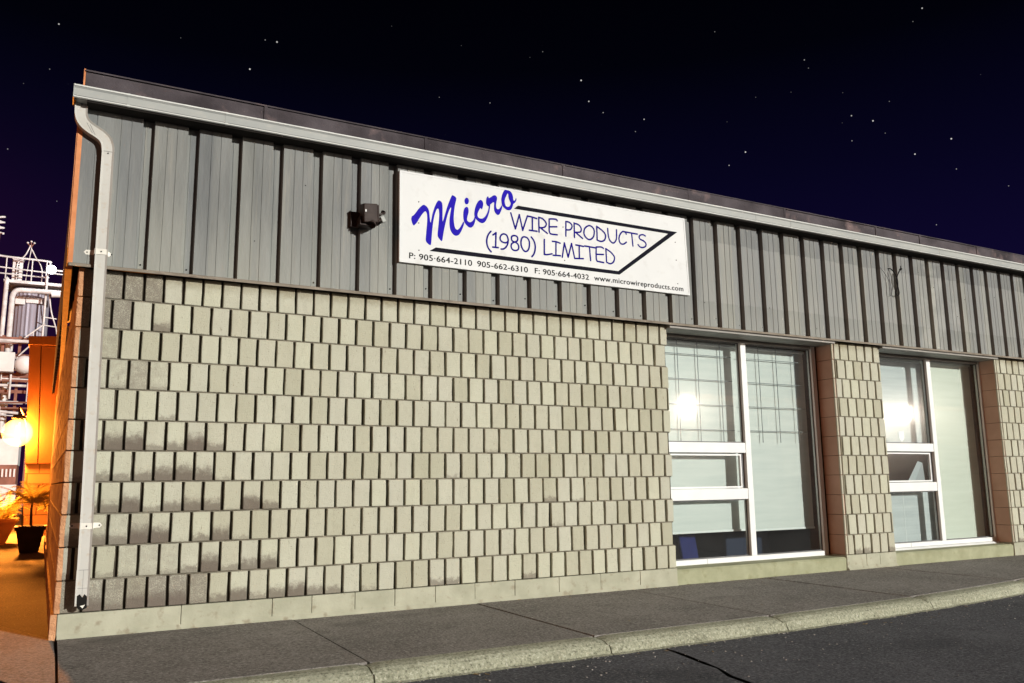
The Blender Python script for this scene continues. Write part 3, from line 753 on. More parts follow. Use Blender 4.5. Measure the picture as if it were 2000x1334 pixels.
# torn open mouth at the foot
mb = MB()
pts = [(1.385, .225), (1.39, .165), (1.40, .145), (1.425, .140), (1.447, .150), (1.452, .185), (1.444, .222), (1.43, .235), (1.418, .215), (1.405, .236)]
mb.poly([(x, -.1290, z) for x, z in pts], M_DARK)
mb.poly([(x, y, z) for x, y, z in ((1.408, -.131, .165), (1.425, -.136, .150), (1.438, -.133, .172), (1.428, -.131, .168))], M_BRACK)
mb.box(1.3805, 1.456, -.126, -.064, .1645, .166, M_DARK)
mb.obj('pipe_mouth', ds)
for (xa, xb, z, tilt) in ((1.283, 1.452, 2.446, -.006), (1.318, 1.508, .652, .004)):
    mb = MB(); xc = 1.386 if z > 1 else 1.4145
    def arm(x0, x1, s):
        yb = -.0565 if z > 1 else -.006
        tip = .014*s
        vs_ = [(x0, -.130, z-.019), (x0, -.130, z+.019), (x0+.004*s, yb, z+.017), (x1-tip, yb, z+.016), (x1, yb, z), (x1-tip, yb, z-.016), (x0+.004*s, yb, z-.017)]
        mb.mesh(vs_, [(0, 1, 2, 6), (2, 3, 4, 5, 6)], M_BRACK)
        v2 = [(p[0], p[1]+.0025, p[2]) for p in vs_]; mb.mesh(v2, [(6, 2, 1, 0), (6, 5, 4, 3, 2)], M_BRACK)
        mb.lathe([(0, 0), (.005, 0), (.005, .004), (0, .004)], ((x0+x1)/2+.012*s, yb-.0005, z), 8, M_RUBBER, Matrix.Rotation(R(90), 4, 'X'))
    arm(xc-.0395, xa, -1); arm(xc+.0395, xb, 1)
    mb.bbox(xc-.0405, xc+.0405, -.1325, -.1292, z-.019, z+.019, .001, M_BRACK)
    mb.lathe([(0, 0), (.005, 0), (.005, .004), (0, .004)], (xc, -.1325, z), 8, M_RUBBER, Matrix.Rotation(R(90), 4, 'X'))
    mb.obj('pipe_strap', ds)

for o in [ds]+list(ds.children):                                        # flat pipe, close to the wall
    for q in o.data.vertices:
        if q.co.y < -.0585: q.co.y = -.0575+(q.co.y+.062)*.76
# ------------------------------------------------------------------ windows
def window(xa, xb, xm, rails, zb, ribs):
    """frame at y .2-.27: stiles, mullion, two rails on the left; glass; opening sash between the rails"""
    ya, yb = .20, .265
    fr = MB(); ZT = 2.316
    st = .058
    fr.bbox(xa, xa+st, ya, yb, zb, ZT, .003, M_WHITE); fr.bbox(xb-st, xb, ya, yb, zb, ZT, .003, M_WHITE)
    fr.bbox(xa+st+.0005, xb-st-.0005, ya, yb, zb, zb+.048, .003, M_WHITE)
    fr.bbox(xa+st+.0005, xb-st-.0005, ya+.004, yb, ZT-.03, ZT, .003, M_SOFFIT)
    fr.bbox(xm-.036, xm+.036, ya-.006, yb, zb+.0485, ZT-.0305, .003, M_WHITE)
    (r1a, r1b), (r2a, r2b) = rails
    fr.bbox(xa+st+.0005, xm-.0365, ya-.002, yb, r1a, r1b, .003, M_WHITE); fr.bbox(xa+st+.0005, xm-.0365, ya-.002, yb, r2a, r2b, .003, M_WHITE)
    # sill nose
    fr.extrude([(.30, zb-.002), (.185, zb-.002), (.175, zb-.010), (.155, zb-.028), (.155, zb-.034), (.19, zb-.028), (.30, zb-.024)], 'x', xa-.01, xb+.01, M_WHITE)
    for x in (xa+st+(xm-xa)*.42, ): fr.box(x-.001, x+.001, ya-.0015, ya+.002, zb+.002, zb+.047, M_ALU)
    wdw = fr.obj('window', BLD)
    g = MB(); yg = .238
    def pane(x0, x1, z0, z1):
        g.poly([(x0, yg, z0), (x1, yg, z0), (x1, yg, z1), (x0, yg, z1)], M_GLASS)
    pane(xa+st+.001, xm-.037, r1b+.001, ZT-.031); pane(xa+st+.001, xm-.037, zb+.049, r2a-.001); pane(xm+.037, xb-st-.001, zb+.049, ZT-.031)
    g.obj('pane', wdw)
    # dark gaskets round the glass
    k = MB()
    def gasket(x0, x1, z0, z1, t=.010):
        y0, y1 = yg-.012, yg-.004
        k.box(x0, x0+t, y0, y1, z0, z1, M_ALU); k.box(x1-t, x1, y0, y1, z0, z1, M_ALU); k.box(x0+t, x1-t, y0, y1, z0, z0+t, M_ALU); k.box(x0+t, x1-t, y0, y1, z1-t, z1, M_ALU)
    gasket(xa+st+.001, xm-.037, r1b+.001, ZT-.031); gasket(xa+st+.001, xm-.037, zb+.049, r2a-.001); gasket(xm+.037, xb-st-.001, zb+.049, ZT-.031)
    k.obj('gasket', wdw)
    # opening sash, set back, with a dark gap on its right
    s = MB(); sx0, sx1, sz0, sz1 = xa+st+.004, xm-.037-.045, r2b+.006, r1a-.012
    t = .016
    for b_ in ((sx0, sx1, sz0, sz0+t), (sx0, sx1, sz1-t, sz1), (sx0, sx0+t, sz0+t, sz1-t), (sx1-t, sx1, sz0+t, sz1-t)): s.box(b_[0], b_[1], .222, .25, b_[2], b_[3], M_WHITE)
    s.box(sx1+.001, xm-.038, .232, .262, r2b+.001, r1a-.001, M_ALU)
    so_ = s.obj('hopper_sash', wdw)
    g = MB(); g.poly([(sx0+t+.001, yg, sz0+t+.001), (sx1-t-.001, yg, sz0+t+.001), (sx1-t-.001, yg, sz1-t-.001), (sx0+t+.001, yg, sz1-t-.001)], M_GLASS); g.obj('pane', so_)
    return wdw
W1 = window(X1+.002, 8.437, 7.380, ((1.158, 1.258), (.700, .806)), .098, None)
W2 = window(P1R+.002, 11.398, 10.350, ((1.188, 1.282), (.735, .837)), .118, None)
# steel security bars inside the first window
mb = MB()
for x0, x1 in ((6.30, 7.335), (7.425, 8.375)):
    for z in (2.148, 1.896, 1.641, 1.391): mb.tube([(x0, .330, z), (x1, .330, z)], 0.0040, 6, M_BAR)
for x in (6.376, 6.630, 6.890, 7.190, 7.475, 7.730, 7.985, 8.255): mb.tube([(x, .3365, 1.272), (x, .3365, 2.30)], 0.0040, 6, M_BAR)
mb.obj('security_bars', W1)
mb = MB()                                                              # shield sticker on the second window
sh = [(0, 0), (.094, 0), (.094, -.075), (.075, -.105), (.047, -.125), (.019, -.105), (0, -.075)]
mb.poly([(9.757+x, .2335, 1.424+z) for x, z in sh], M_PAPER); mb.obj('shield_sticker', W2)
# blinds hang inside: things of their own
def blind(x0, x1, z0, z1, y, mat, label, wave=.0):
    r = empty('window_blind', ((x0+x1)/2, y, z0), label, 'blind', 'blinds behind the windows')
    mb = MB(); n = int((z1-z0)/.022); pts = []
    for i in range(n+1): pts.append((y+(.004 if i % 2 else -.004), z0+.012+(z1-z0-.012)*i/n))
    if wave:
        mb.box(x0, x1, y-.001, y+.001, z0+.012, z1, mat)
    else:
        mb.mesh([(x0, a, b) for a, b in pts]+[(x1, a, b) for a, b in pts], [(i, i+1, n+1+i+1, n+1+i) for i in range(n)], mat)
    mb.obj('fabric', r)
    mb = MB(); mb.bbox(x0-.003, x1+.003, y-.011, y+.011, z0-.006, z0+.014, .004, M_WHITE); mb.obj('bottom_rail', r)
    mb = MB(); mb.bbox(x0-.006, x1+.006, y-.02, y+.02, z1, z1+.03, .004, M_WHITE); mb.obj('head_rail', r)
    return r
blind(6.27, 7.468, .383, 2.255, .365, M_BLIND, 'pale fabric blind on the left of the barred window, ending above a dark gap', 1)
blind(7.492, 8.432, .372, 2.255, .372, M_BLIND, 'pale fabric blind behind the tall right pane of the barred window', 1)
blind(9.27, 10.60, 1.205, 2.275, .41, M_BLIND3, 'short grey blind on the upper left of the second window, behind the shield sticker', 1)
mb = MB(); mb.bbox(9.27, 10.60, .40, .412, .10, .80, .003, M_BLIND3); mb.box(9.955, 9.962, .3985, .3995, .11, .79, M_WHITE); tag(mb.obj('window_board'), 'dull grey board behind the bottom left pane of the second window', 'board')
blind(10.44, 11.36, .150, 2.275, .345, M_BLIND2, 'cream blind behind the tall right pane of the second window', 1)
# things seen below the blinds
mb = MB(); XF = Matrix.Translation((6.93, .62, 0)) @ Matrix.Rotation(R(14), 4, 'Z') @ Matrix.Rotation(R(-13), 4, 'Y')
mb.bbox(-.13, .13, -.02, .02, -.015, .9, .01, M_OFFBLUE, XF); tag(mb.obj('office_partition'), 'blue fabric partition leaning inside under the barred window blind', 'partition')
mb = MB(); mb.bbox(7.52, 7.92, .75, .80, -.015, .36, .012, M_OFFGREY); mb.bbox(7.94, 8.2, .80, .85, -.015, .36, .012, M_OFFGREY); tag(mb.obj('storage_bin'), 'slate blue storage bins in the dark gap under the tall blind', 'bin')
mb = MB()
mb.mesh([(9.93, .30, .84), (10.10, .33, .845), (10.21, .29, 1.06), (10.10, .27, 1.08), (10.225, .285, .85)], [(0, 1, 2, 3), (1, 4, 2)], M_SHEET)
tag(mb.obj('paper_sheet'), 'folded pale sheet of paper standing behind the small dark pane of the second window', 'paper')

# ------------------------------------------------------------------ the sign
SIGN = empty('shop_sign', (3.505, -.06, 2.632), 'long white sign with blue lettering and a slanted black outline, on the ribbed metal band', 'sign')
mb = MB()
q = [(3.5005, 3.394), (6.4442, 3.4073), (6.4692, 2.6437), (3.505, 2.6312)]
def slab(mb, pts, y0, y1, m):
    n = len(pts); mb.mesh([(x, y0, z) for x, z in pts]+[(x, y1, z) for x, z in pts], [tuple(range(n)), tuple(range(2*n-1, n-1, -1))]+[(i, (i+1) % n, n+(i+1) % n, n+i) for i in range(n)], m)
slab(mb, q, -.0575, -.082, M_PANEL)
# raised aluminium edge strip
def inset(p, d):
    cx = sum(a for a, b in p)/4; cz = sum(b for a, b in p)/4
    return [(a-d if a > cx else a+d, b-d if b > cz else b+d) for a, b in p]
qi = inset(q, .016)
for i in range(4):
    a, b, c, d = q[i], q[(i+1) % 4], qi[(i+1) % 4], qi[i]
    mb.mesh([(p[0], -.0822, p[1]) for p in (a, b, c, d)]+[(p[0], -.0842, p[1]) for p in (a, b, c, d)], [(4, 5, 6, 7), (0, 1, 5, 4), (2, 3, 7, 6), (1, 2, 6, 5), (3, 0, 4, 7)], M_PANEL)
mb.obj('panel', SIGN)
SD = {"polys":{"M":[[3.6184,3.027],[3.6346,3.0454],[3.6603,3.0849],[3.6862,3.1163],[3.7101,3.136],[3.7343,3.1257],[3.752,3.1071],[3.76,3.0807],[3.7633,3.043],[3.7702,2.9923],[3.7746,2.9938],[3.7831,3.0416],[3.794,3.09],[3.8115,3.1416],[3.8291,3.1785],[3.8447,3.1951],[3.8671,3.1843],[3.8761,3.1686],[3.878,3.1367],[3.8783,3.017],[3.8818,3.0175],[3.8987,3.0755],[3.9166,3.1382],[3.9346,3.1883],[3.9527,3.2343],[3.964,3.2569],[3.9845,3.2523],[4.0041,3.238],[4.0005,3.2157],[3.989,3.1663],[3.9822,3.1178],[3.979,3.0742],[3.98,3.0314],[3.9868,2.9894],[3.9958,2.9692],[4.0094,2.9617],[4.0254,2.9711],[4.0436,2.9973],[4.0574,3.0251],[4.0698,3.0463],[4.0758,3.0255],[4.0619,2.9869],[4.0436,2.9457],[4.0253,2.9197],[4.0003,2.9078],[3.9755,2.9151],[3.9529,2.942],[3.9416,2.9789],[3.9393,3.0256],[3.9446,3.0779],[3.9527,3.122],[3.9563,3.1476],[3.9482,3.1429],[3.9347,3.1151],[3.919,3.0655],[3.9034,2.9992],[3.8901,2.9377],[3.8769,2.8512],[3.8703,2.8461],[3.8547,2.8567],[3.8369,2.8797],[3.8333,2.9004],[3.8388,2.9519],[3.8453,3.0123],[3.8487,3.0724],[3.8449,3.1146],[3.836,3.1218],[3.8249,3.1116],[3.8095,3.071],[3.7987,3.0227],[3.7901,2.9622],[3.7839,2.8938],[3.7798,2.8344],[3.7755,2.8011],[3.7646,2.801],[3.7449,2.8131],[3.7282,2.8319],[3.7335,2.8954],[3.7396,2.9636],[3.7428,3.0231],[3.739,3.0649],[3.7301,3.0805],[3.7192,3.0789],[3.6997,3.0549],[3.6739,3.0132],[3.6525,2.9745],[3.6354,2.9532],[3.6234,2.944],[3.6116,2.9624],[3.6018,2.9987],[3.6068,3.0162],[3.611,3.0251]],"dot":[[4.1187,3.2284],[4.1176,3.2191],[4.1147,3.2104],[4.1101,3.2031],[4.1043,3.198],[4.0979,3.1956],[4.0916,3.1961],[4.0858,3.1994],[4.0813,3.2053],[4.0784,3.213],[4.0774,3.222],[4.0784,3.2313],[4.0814,3.24],[4.086,3.2472],[4.0917,3.2523],[4.0981,3.2548],[4.1045,3.2543],[4.1102,3.251],[4.1148,3.2452],[4.1177,3.2374]],"i":[[4.1021,3.1748],[4.1128,3.1664],[4.1173,3.1419],[4.1126,3.1145],[4.1037,3.0864],[4.1001,3.0659],[4.1054,3.0517],[4.1195,3.0437],[4.1355,3.0459],[4.1534,3.0601],[4.166,3.0803],[4.1714,3.0962],[4.1722,3.1131],[4.1803,3.079],[4.1748,3.0531],[4.1658,3.0285],[4.1514,3.0064],[4.1336,2.9966],[4.1158,2.9999],[4.0964,3.0138],[4.0788,3.0313],[4.0717,3.0452],[4.0682,3.0647],[4.0655,3.0976],[4.0684,3.1347],[4.0773,3.1594],[4.0915,3.1732]],"c":[[4.2281,3.2571],[4.2444,3.2505],[4.2533,3.2298],[4.2532,3.2128],[4.2476,3.1917],[4.2403,3.172],[4.2349,3.1762],[4.2266,3.1834],[4.2168,3.1701],[4.204,3.1447],[4.1974,3.1201],[4.2002,3.1037],[4.2127,3.0921],[4.2326,3.0899],[4.2543,3.0981],[4.2762,3.1215],[4.291,3.1507],[4.3003,3.1758],[4.3049,3.2003],[4.3061,3.214],[4.3208,3.2231],[4.3169,3.1987],[4.3112,3.1638],[4.2981,3.1213],[4.2833,3.0887],[4.2649,3.0625],[4.245,3.0513],[4.2251,3.0535],[4.2036,3.0639],[4.1814,3.0809],[4.1715,3.0996],[4.168,3.1192],[4.1699,3.1463],[4.179,3.1847],[4.1936,3.2207],[4.2099,3.2452]],"r":[[4.2994,3.2999],[4.303,3.2919],[4.3066,3.2822],[4.325,3.2937],[4.3472,3.3126],[4.3639,3.3193],[4.3768,3.3138],[4.3859,3.2998],[4.3858,3.2843],[4.38,3.2629],[4.3753,3.2348],[4.3759,3.2144],[4.3831,3.1984],[4.3942,3.1959],[4.4072,3.2037],[4.4204,3.2211],[4.4306,3.2415],[4.4353,3.2267],[4.4313,3.2056],[4.4199,3.1765],[4.4067,3.1524],[4.3937,3.1447],[4.3789,3.1483],[4.3644,3.1649],[4.3565,3.1876],[4.3557,3.2215],[4.3578,3.256],[4.343,3.2486],[4.3282,3.2361],[4.3201,3.2298],[4.317,3.2106],[4.306,3.21],[4.2933,3.2121],[4.2824,3.2241],[4.2789,3.2507],[4.2828,3.2751],[4.292,3.2936]],"o":[[4.4801,3.393],[4.5008,3.3929],[4.5064,3.3897],[4.5025,3.3804],[4.5195,3.3761],[4.5343,3.3559],[4.5416,3.3328],[4.5449,3.2986],[4.5563,3.2987],[4.564,3.3085],[4.568,3.323],[4.5755,3.3207],[4.5746,3.3067],[4.5656,3.288],[4.5559,3.2761],[4.5426,3.2671],[4.5386,3.2492],[4.5288,3.2236],[4.5136,3.2075],[4.4947,3.202],[4.4686,3.2077],[4.4464,3.225],[4.4354,3.2336],[4.4282,3.26],[4.4267,3.2941],[4.4345,3.3332],[4.4479,3.363],[4.4631,3.3844]],"o_hole":[[4.4909,3.3543],[4.4965,3.3465],[4.4955,3.329],[4.5034,3.2991],[4.52,3.2706],[4.5141,3.2524],[4.5027,3.2369],[4.4857,3.2316],[4.4708,3.2355],[4.4617,3.2548],[4.4583,3.2818],[4.4641,3.3068],[4.4776,3.3331],[4.4872,3.3519]],"bar":[[4.5897,3.2596],[6.3476,3.2582],[5.646,2.759],[3.7633,2.7512],[3.8194,2.7883],[5.6335,2.7919],[6.234,3.2266],[4.5493,3.2254]]},"S":[[[4.5178,3.1833],[4.5615,3.0459],[4.6022,3.1805],[4.6335,3.0425],[4.6828,3.1808]],[[4.6828,3.1789],[4.7294,3.176],[4.7761,3.1693]],[[4.7315,3.1744],[4.7302,3.0538]],[[4.6997,3.0534],[4.7761,3.0543]],[[4.7965,3.1838],[4.7974,3.0495]],[[4.7965,3.1819],[4.8278,3.1787],[4.8576,3.1598],[4.8722,3.1348],[4.863,3.1104],[4.839,3.0955],[4.8024,3.0905]],[[4.8131,3.09],[4.8812,3.0493]],[[4.9865,3.1781],[4.9758,3.1902],[4.9451,3.1897],[4.9036,3.1837],[4.9015,3.0887],[4.9053,3.0622],[4.9202,3.0487],[4.9834,3.0495]],[[4.9042,3.1122],[4.9808,3.1228]],[[5.0772,3.1851],[5.0737,3.0498]],[[5.0772,3.1851],[5.1083,3.1836],[5.1347,3.1677],[5.1408,3.145],[5.1267,3.1195],[5.1019,3.1102],[5.0797,3.1091]],[[5.1643,3.1836],[5.1641,3.0501]],[[5.1642,3.1797],[5.2024,3.1771],[5.2312,3.1575],[5.2394,3.131],[5.2252,3.1073],[5.1686,3.0977]],[[5.182,3.0956],[5.2507,3.0517]],[[4.8489,2.9893],[4.847,2.8535],[4.877,2.8553],[4.9248,2.8687]],[[4.9317,2.9828],[4.9709,2.984],[5.0123,2.9759]],[[4.9687,2.9818],[4.9659,2.8622]],[[4.9375,2.8569],[5.0117,2.862]],[[5.0312,2.8509],[5.0566,2.9854],[5.093,2.8583],[5.1321,2.9893],[5.1618,2.8549]],[[5.1765,2.9813],[5.2147,2.9803],[5.2575,2.9779]],[[5.2124,2.978],[5.2113,2.8647]],[[5.1685,2.8557],[5.254,2.8639]],[[5.3203,3.18],[5.3494,3.178],[5.3751,3.1562],[5.3798,3.1214],[5.3667,3.0792],[5.3337,3.0522],[5.3019,3.0555],[5.2737,3.082],[5.2678,3.1163],[5.2817,3.1535],[5.3203,3.18]],[[5.4099,3.0571],[5.4084,3.1862],[5.4549,3.162],[5.4954,3.1318],[5.503,3.0972],[5.487,3.0646],[5.4569,3.0505],[5.4274,3.0518],[5.4099,3.0571]],[[5.53,3.1825],[5.5337,3.1217],[5.5471,3.0775],[5.5761,3.0532],[5.6004,3.0588],[5.6228,3.0925],[5.6278,3.1445],[5.6281,3.1831]],[[5.7379,3.1567],[5.7293,3.171],[5.7021,3.1777],[5.6736,3.1532],[5.6552,3.1173],[5.6556,3.0814],[5.6729,3.0579],[5.7032,3.0567],[5.7365,3.079]],[[5.7021,3.1777],[5.7326,3.1767],[5.8654,3.1737]],[[5.8002,3.1728],[5.8104,3.0522]],[[5.959,3.1679],[5.9312,3.1773],[5.8994,3.1678],[5.8848,3.1476],[5.8976,3.1284],[5.9347,3.1176],[5.9619,3.095],[5.9575,3.0683],[5.9286,3.0526],[5.8942,3.0524],[5.8702,3.0728]],[[5.2707,2.9839],[5.3839,2.9806]],[[5.3227,2.9804],[5.3321,2.8565]],[[5.4754,2.987],[5.4491,2.9964],[5.3959,2.9897],[5.3936,2.8863],[5.4032,2.8574],[5.4735,2.8531]],[[5.3966,2.9218],[5.4733,2.9286]],[[5.5064,2.8619],[5.5021,2.9878],[5.5547,2.9614],[5.5894,2.93],[5.5957,2.9054],[5.5812,2.8707],[5.5506,2.8519],[5.521,2.8561],[5.5064,2.8619]],[[4.324,2.9925],[4.2985,2.9585],[4.2846,2.9137],[4.2863,2.8747],[4.2995,2.8407],[4.3245,2.8135]],[[4.3432,2.9627],[4.3728,2.9865],[4.3677,2.8582]],[[4.3404,2.8565],[4.3931,2.8578]],[[4.4888,2.9476],[4.4772,2.9751],[4.4515,2.9862],[4.4257,2.9755],[4.4117,2.9484],[4.4173,2.9238],[4.4408,2.9106],[4.4685,2.9106],[4.4885,2.9277],[4.4896,2.9477],[4.4863,2.9075],[4.4681,2.8726],[4.4441,2.8534],[4.4205,2.8486]],[[4.5491,2.9847],[4.5732,2.9806],[4.583,2.9636],[4.5766,2.9409],[4.5524,2.9287],[4.5285,2.9365],[4.5208,2.9591],[4.529,2.9766],[4.5491,2.9847]],[[4.5523,2.9268],[4.5803,2.9159],[4.592,2.8919],[4.5856,2.8656],[4.5594,2.8533],[4.5315,2.8589],[4.5178,2.8825],[4.5241,2.9087],[4.5523,2.9268]],[[4.646,2.9866],[4.6784,2.9798],[4.6963,2.9528],[4.6977,2.9125],[4.6848,2.8743],[4.6602,2.8566],[4.636,2.8682],[4.6183,2.8988],[4.6149,2.9386],[4.6255,2.9729],[4.646,2.9866]],[[4.7175,2.9942],[4.7417,2.966],[4.7553,2.9272],[4.7546,2.8866],[4.7415,2.8446],[4.7206,2.8183]]]}
def chaikin(p, it=2):
    for _ in range(it):
        o = []
        for a, b in zip(p, p[1:]+p[:1]): o += [(a[0]*.78+b[0]*.22, a[1]*.78+b[1]*.22), (a[0]*.22+b[0]*.78, a[1]*.22+b[1]*.78)]
        p = o
    return p
def filled(mb, loops, y, m):
    bm = bmesh.new(); es = []
    for lp in loops:
        vs_ = [bm.verts.new((x, 0, z)) for x, z in lp]; es += [bm.edges.new((vs_[i], vs_[(i+1) % len(vs_)])) for i in range(len(vs_))]
    bmesh.ops.triangle_fill(bm, use_beauty=True, use_dissolve=False, edges=es, normal=(0, -1, 0))
    mb.bm(bm, m, Matrix.Translation((0, y, 0)))
def stroke(mb, pts, w_, y, m):
    """flat brush stroke with round ends"""
    p = [Vector((a, b)) for a, b in pts]
    closed = (p[0]-p[-1]).length < 1e-3
    # Catmull-Rom through bends that are soft; keep sharp corners
    out = []
    k = len(p)
    for i in range(k-1):
        p0 = p[i-1] if i > 0 else (p[-2] if closed else p[0]); p3 = p[i+2] if i+2 < k else (p[1] if closed else p[-1])
        a, b = p[i], p[i+1]
        def sharp(u, v, t): return (v-u).length > 1e-6 and (t-v).length > 1e-6 and (v-u).normalized().dot((t-v).normalized()) < .45
        m0 = (b-p0)*.5 if not sharp(p0, a, b) else (b-a)*.6; m1 = (p3-a)*.5 if not sharp(a, b, p3) else (b-a)*.6
        for t in [j/6 for j in range(6)]:
            h = t*t*(3-2*t); out.append(a*(1-h)+b*h + m0*(t**3-2*t*t+t) + m1*(t**3-t*t))
    out.append(p[-1])
    r = w_/2
    for j, (a, b) in enumerate(zip(out[:-1], out[1:])):
        if (b-a).length < 1e-6: continue
        t = (b-a).normalized(); nn = Vector((-t.y, t.x))*r; yy = y-.00002*(j % 7)
        mb.poly([(c.x, yy, c.y) for c in (a+nn, a-nn, b-nn, b+nn)], m)
    for j, a in enumerate(out):
        yy = y-.0002-.00002*(j % 7)
        mb.poly([(a.x+r*math.cos(c*math.pi/5), yy, a.y+r*math.sin(c*math.pi/5)) for c in range(10)], m)
mb = MB(); P_ = SD['polys']
for n_, k in enumerate(('M', 'dot', 'i', 'c', 'r')): filled(mb, [chaikin([tuple(a) for a in P_[k]])], -.0828-.0002*n_, M_BLUE)
filled(mb, [chaikin([tuple(a) for a in P_['o']]), chaikin([tuple(a) for a in P_['o_hole']])], -.084, M_BLUE)
mb.obj('script_lettering', SIGN)
mb = MB()
for n_, s_ in enumerate(SD['S']): stroke(mb, [tuple(a) for a in s_], .0150, -.0828-.0004*(n_ % 3), M_NAVY)
mb.obj('name_lettering', SIGN)
mb = MB(); filled(mb, [[tuple(a) for a in P_['bar']]], -.0826, M_BLACK); mb.obj('border_line', SIGN)
def text_line(txt, x0, x1, z, cap, name):
    cu = bpy.data.curves.new('lettering', 'FONT'); cu.body = txt; cu.size = 1.0; cu.space_character = 1.06
    ob = bpy.data.objects.new('lettering', cu); COL.objects.link(ob)
    dg = bpy.context.evaluated_depsgraph_get(); me = bpy.data.meshes.new_from_object(ob.evaluated_get(dg))
    xs_ = [v.co.x for v in me.vertices]; ox = min(xs_); sx = (x1-x0)/(max(xs_)-ox)
    cu2 = cap/.70
    mb = MB()
    for k, (dx, dz) in enumerate(((-.0014, 0), (.0014, 0), (0, .0012))): mb.mesh([(x0+(v.co.x-ox)*sx+dx, -.0828-.00025*k, z+v.co.y*cu2+dz) for v in me.vertices], [tuple(p.vertices) for p in me.polygons], M_INK)
    bpy.data.objects.remove(ob); bpy.data.curves.remove(cu); bpy.data.meshes.remove(me)
    return mb.obj(name, SIGN)
text_line('P: 905\u00b7664-2110', 3.589, 4.145, 2.6695, .0485, 'phone_lettering')
text_line('905-662-6310', 4.1946, 4.678, 2.672, .0485, 'phone_lettering')
text_line('F: 905\u00b7664-4032', 4.7486, 5.3075, 2.6735, .0485, 'fax_lettering')
text_line('www.microwireproducts.com', 5.3653, 6.389, 2.6765, .0485, 'web_lettering')
mb = MB()
for x, z in ((3.667, 3.152), (3.668, 2.973), (3.672, 2.746), (6.316, 3.153), (6.319, 2.976), (5.055, 2.824), (5.046, 3.129), (6.325, 2.745)):
    mb = MB(); mb.lathe([(0, 0), (.005, 0), (.005, .0025), (0, .0025)], (x, -.0822, z), 8, M_BRONZE, Matrix.Rotation(R(90), 4, 'X')); mb.obj('screw', SIGN)


# ------------------------------------------------------------------ twin floodlight with sensor, left of the sign
FL = empty('floodlight', (3.20, -.055, 2.90), 'unlit dark bronze twin floodlight with a motion sensor, left of the white sign', 'floodlight')
mb = MB(); mb.bbox(3.10, 3.175, -.056, -.085, 2.865, 2.985, .006, M_BRONZE)
mb.bbox(3.15, 3.265, -.090, -.165, 2.865, 2.93, .006, M_BRONZE); mb.obj('junction_box', FL)
mb = MB()
XF = Matrix.Translation((3.225, -.165, 2.965)) @ Matrix.Rotation(R(-6), 4, 'Y') @ Matrix.Rotation(R(12), 4, 'X')
mb.bbox(-.062, .052, -.05, .05, -.072, .072, .008, M_BRONZE, XF)
mb.bbox(.0525, .066, -.042, .048, -.058, .064, .004, M_BRONZE, XF)
mb.box(-.052, -.040, -.0515, -.049, .008, .026, M_WHITE, XF)
mb.obj('housing', FL)
def shade(c, ang, tilt, L_, r, name):
    mb = MB(); XF = Matrix.Rotation(R(ang), 4, 'Y') @ Matrix.Rotation(R(tilt), 4, 'X')
    mb.lathe([(0, L_), (r*.45, L_*.98), (r*.55, L_*.75), (r*.62, L_*.55), (r*.95, L_*.12), (r, 0), (r*.93, .004), (r*.86, .018), (0, .024)], c, 18, M_BRONZE, XF); mb.obj(name, FL)
shade((3.235, -.185, 2.868), 25, -20, .085, .036, 'lamp_head'); shade((3.305, -.17, 2.895), -40, -15, .075, .034, 'lamp_head')
mb = MB(); XF = Matrix.Translation((3.325, -.175, 2.928)) @ Matrix.Rotation(R(-28), 4, 'Y')
mb.bbox(-.016, .018, -.022, .022, -.028, .022, .006, M_GUTTER, XF); mb.bbox(-.018, .012, -.0305, .028, .0305, .046, .004, M_BRONZE, XF)
mb.obj('motion_sensor', FL)
mb = MB(); mb.tube([(3.295, -.165, 2.96), (3.315, -.175, 2.965), (3.328, -.178, 2.98)], .008, 8, M_BRONZE); mb.lathe([(.010, -.01), (.018, -.008), (.019, .006), (.012, .010)], (3.332, -.178, 2.984), 12, M_BRONZE, Matrix.Rotation(R(60), 4, 'X')); mb.obj('bracket_knob', FL)

# ------------------------------------------------------------------ loose cable on the band, right of the sign
def smooth_path(p, n=6):
    p = [Vector(a) for a in p]; out = []
    for i in range(len(p)-1):
        a, b, c, d = p[max(i-1, 0)], p[i], p[i+1], p[min(i+2, len(p)-1)]
        for t in [j/n for j in range(n)]:
            out.append(.5*((2*b)+(c-a)*t+(2*a-5*b+4*c-d)*t*t+(3*b-a-3*c+d)*t**3))
    return out+[p[-1]]
mb = MB()
mb.tube(smooth_path([(9.42, -.04, 3.245), (9.45, -.075, 3.245), (9.495, -.095, 3.19), (9.525, -.10, 3.10), (9.50, -.105, 3.02), (9.478, -.10, 2.965), (9.505, -.095, 2.935), (9.545, -.09, 2.965), (9.53, -.09, 3.05), (9.50, -.10, 3.11), (9.53, -.11, 3.19), (9.575, -.115, 3.25), (9.588, -.11, 3.285)]), .0062, 6, M_RUBBER)
mb.tube([(9.565, -.112, 3.238), (9.585, -.118, 3.252)], .012, 8, M_RUBBER)
tag(mb.obj('loose_cable'), 'black cable hanging in a loop from the metal band, right of the sign', 'cable')
mb = MB(); mb.tube(smooth_path([(9.30, -.05, 3.26), (9.345, -.08, 3.17), (9.40, -.085, 3.08), (9.385, -.085, 2.96), (9.40, -.08, 2.93), (9.435, -.075, 2.94), (9.43, -.07, 3.1), (9.415, -.05, 3.24)]), .0028, 6, M_ALU)
tag(mb.obj('thin_wire'), 'thin grey wire loop beside the thicker black cable', 'wire')

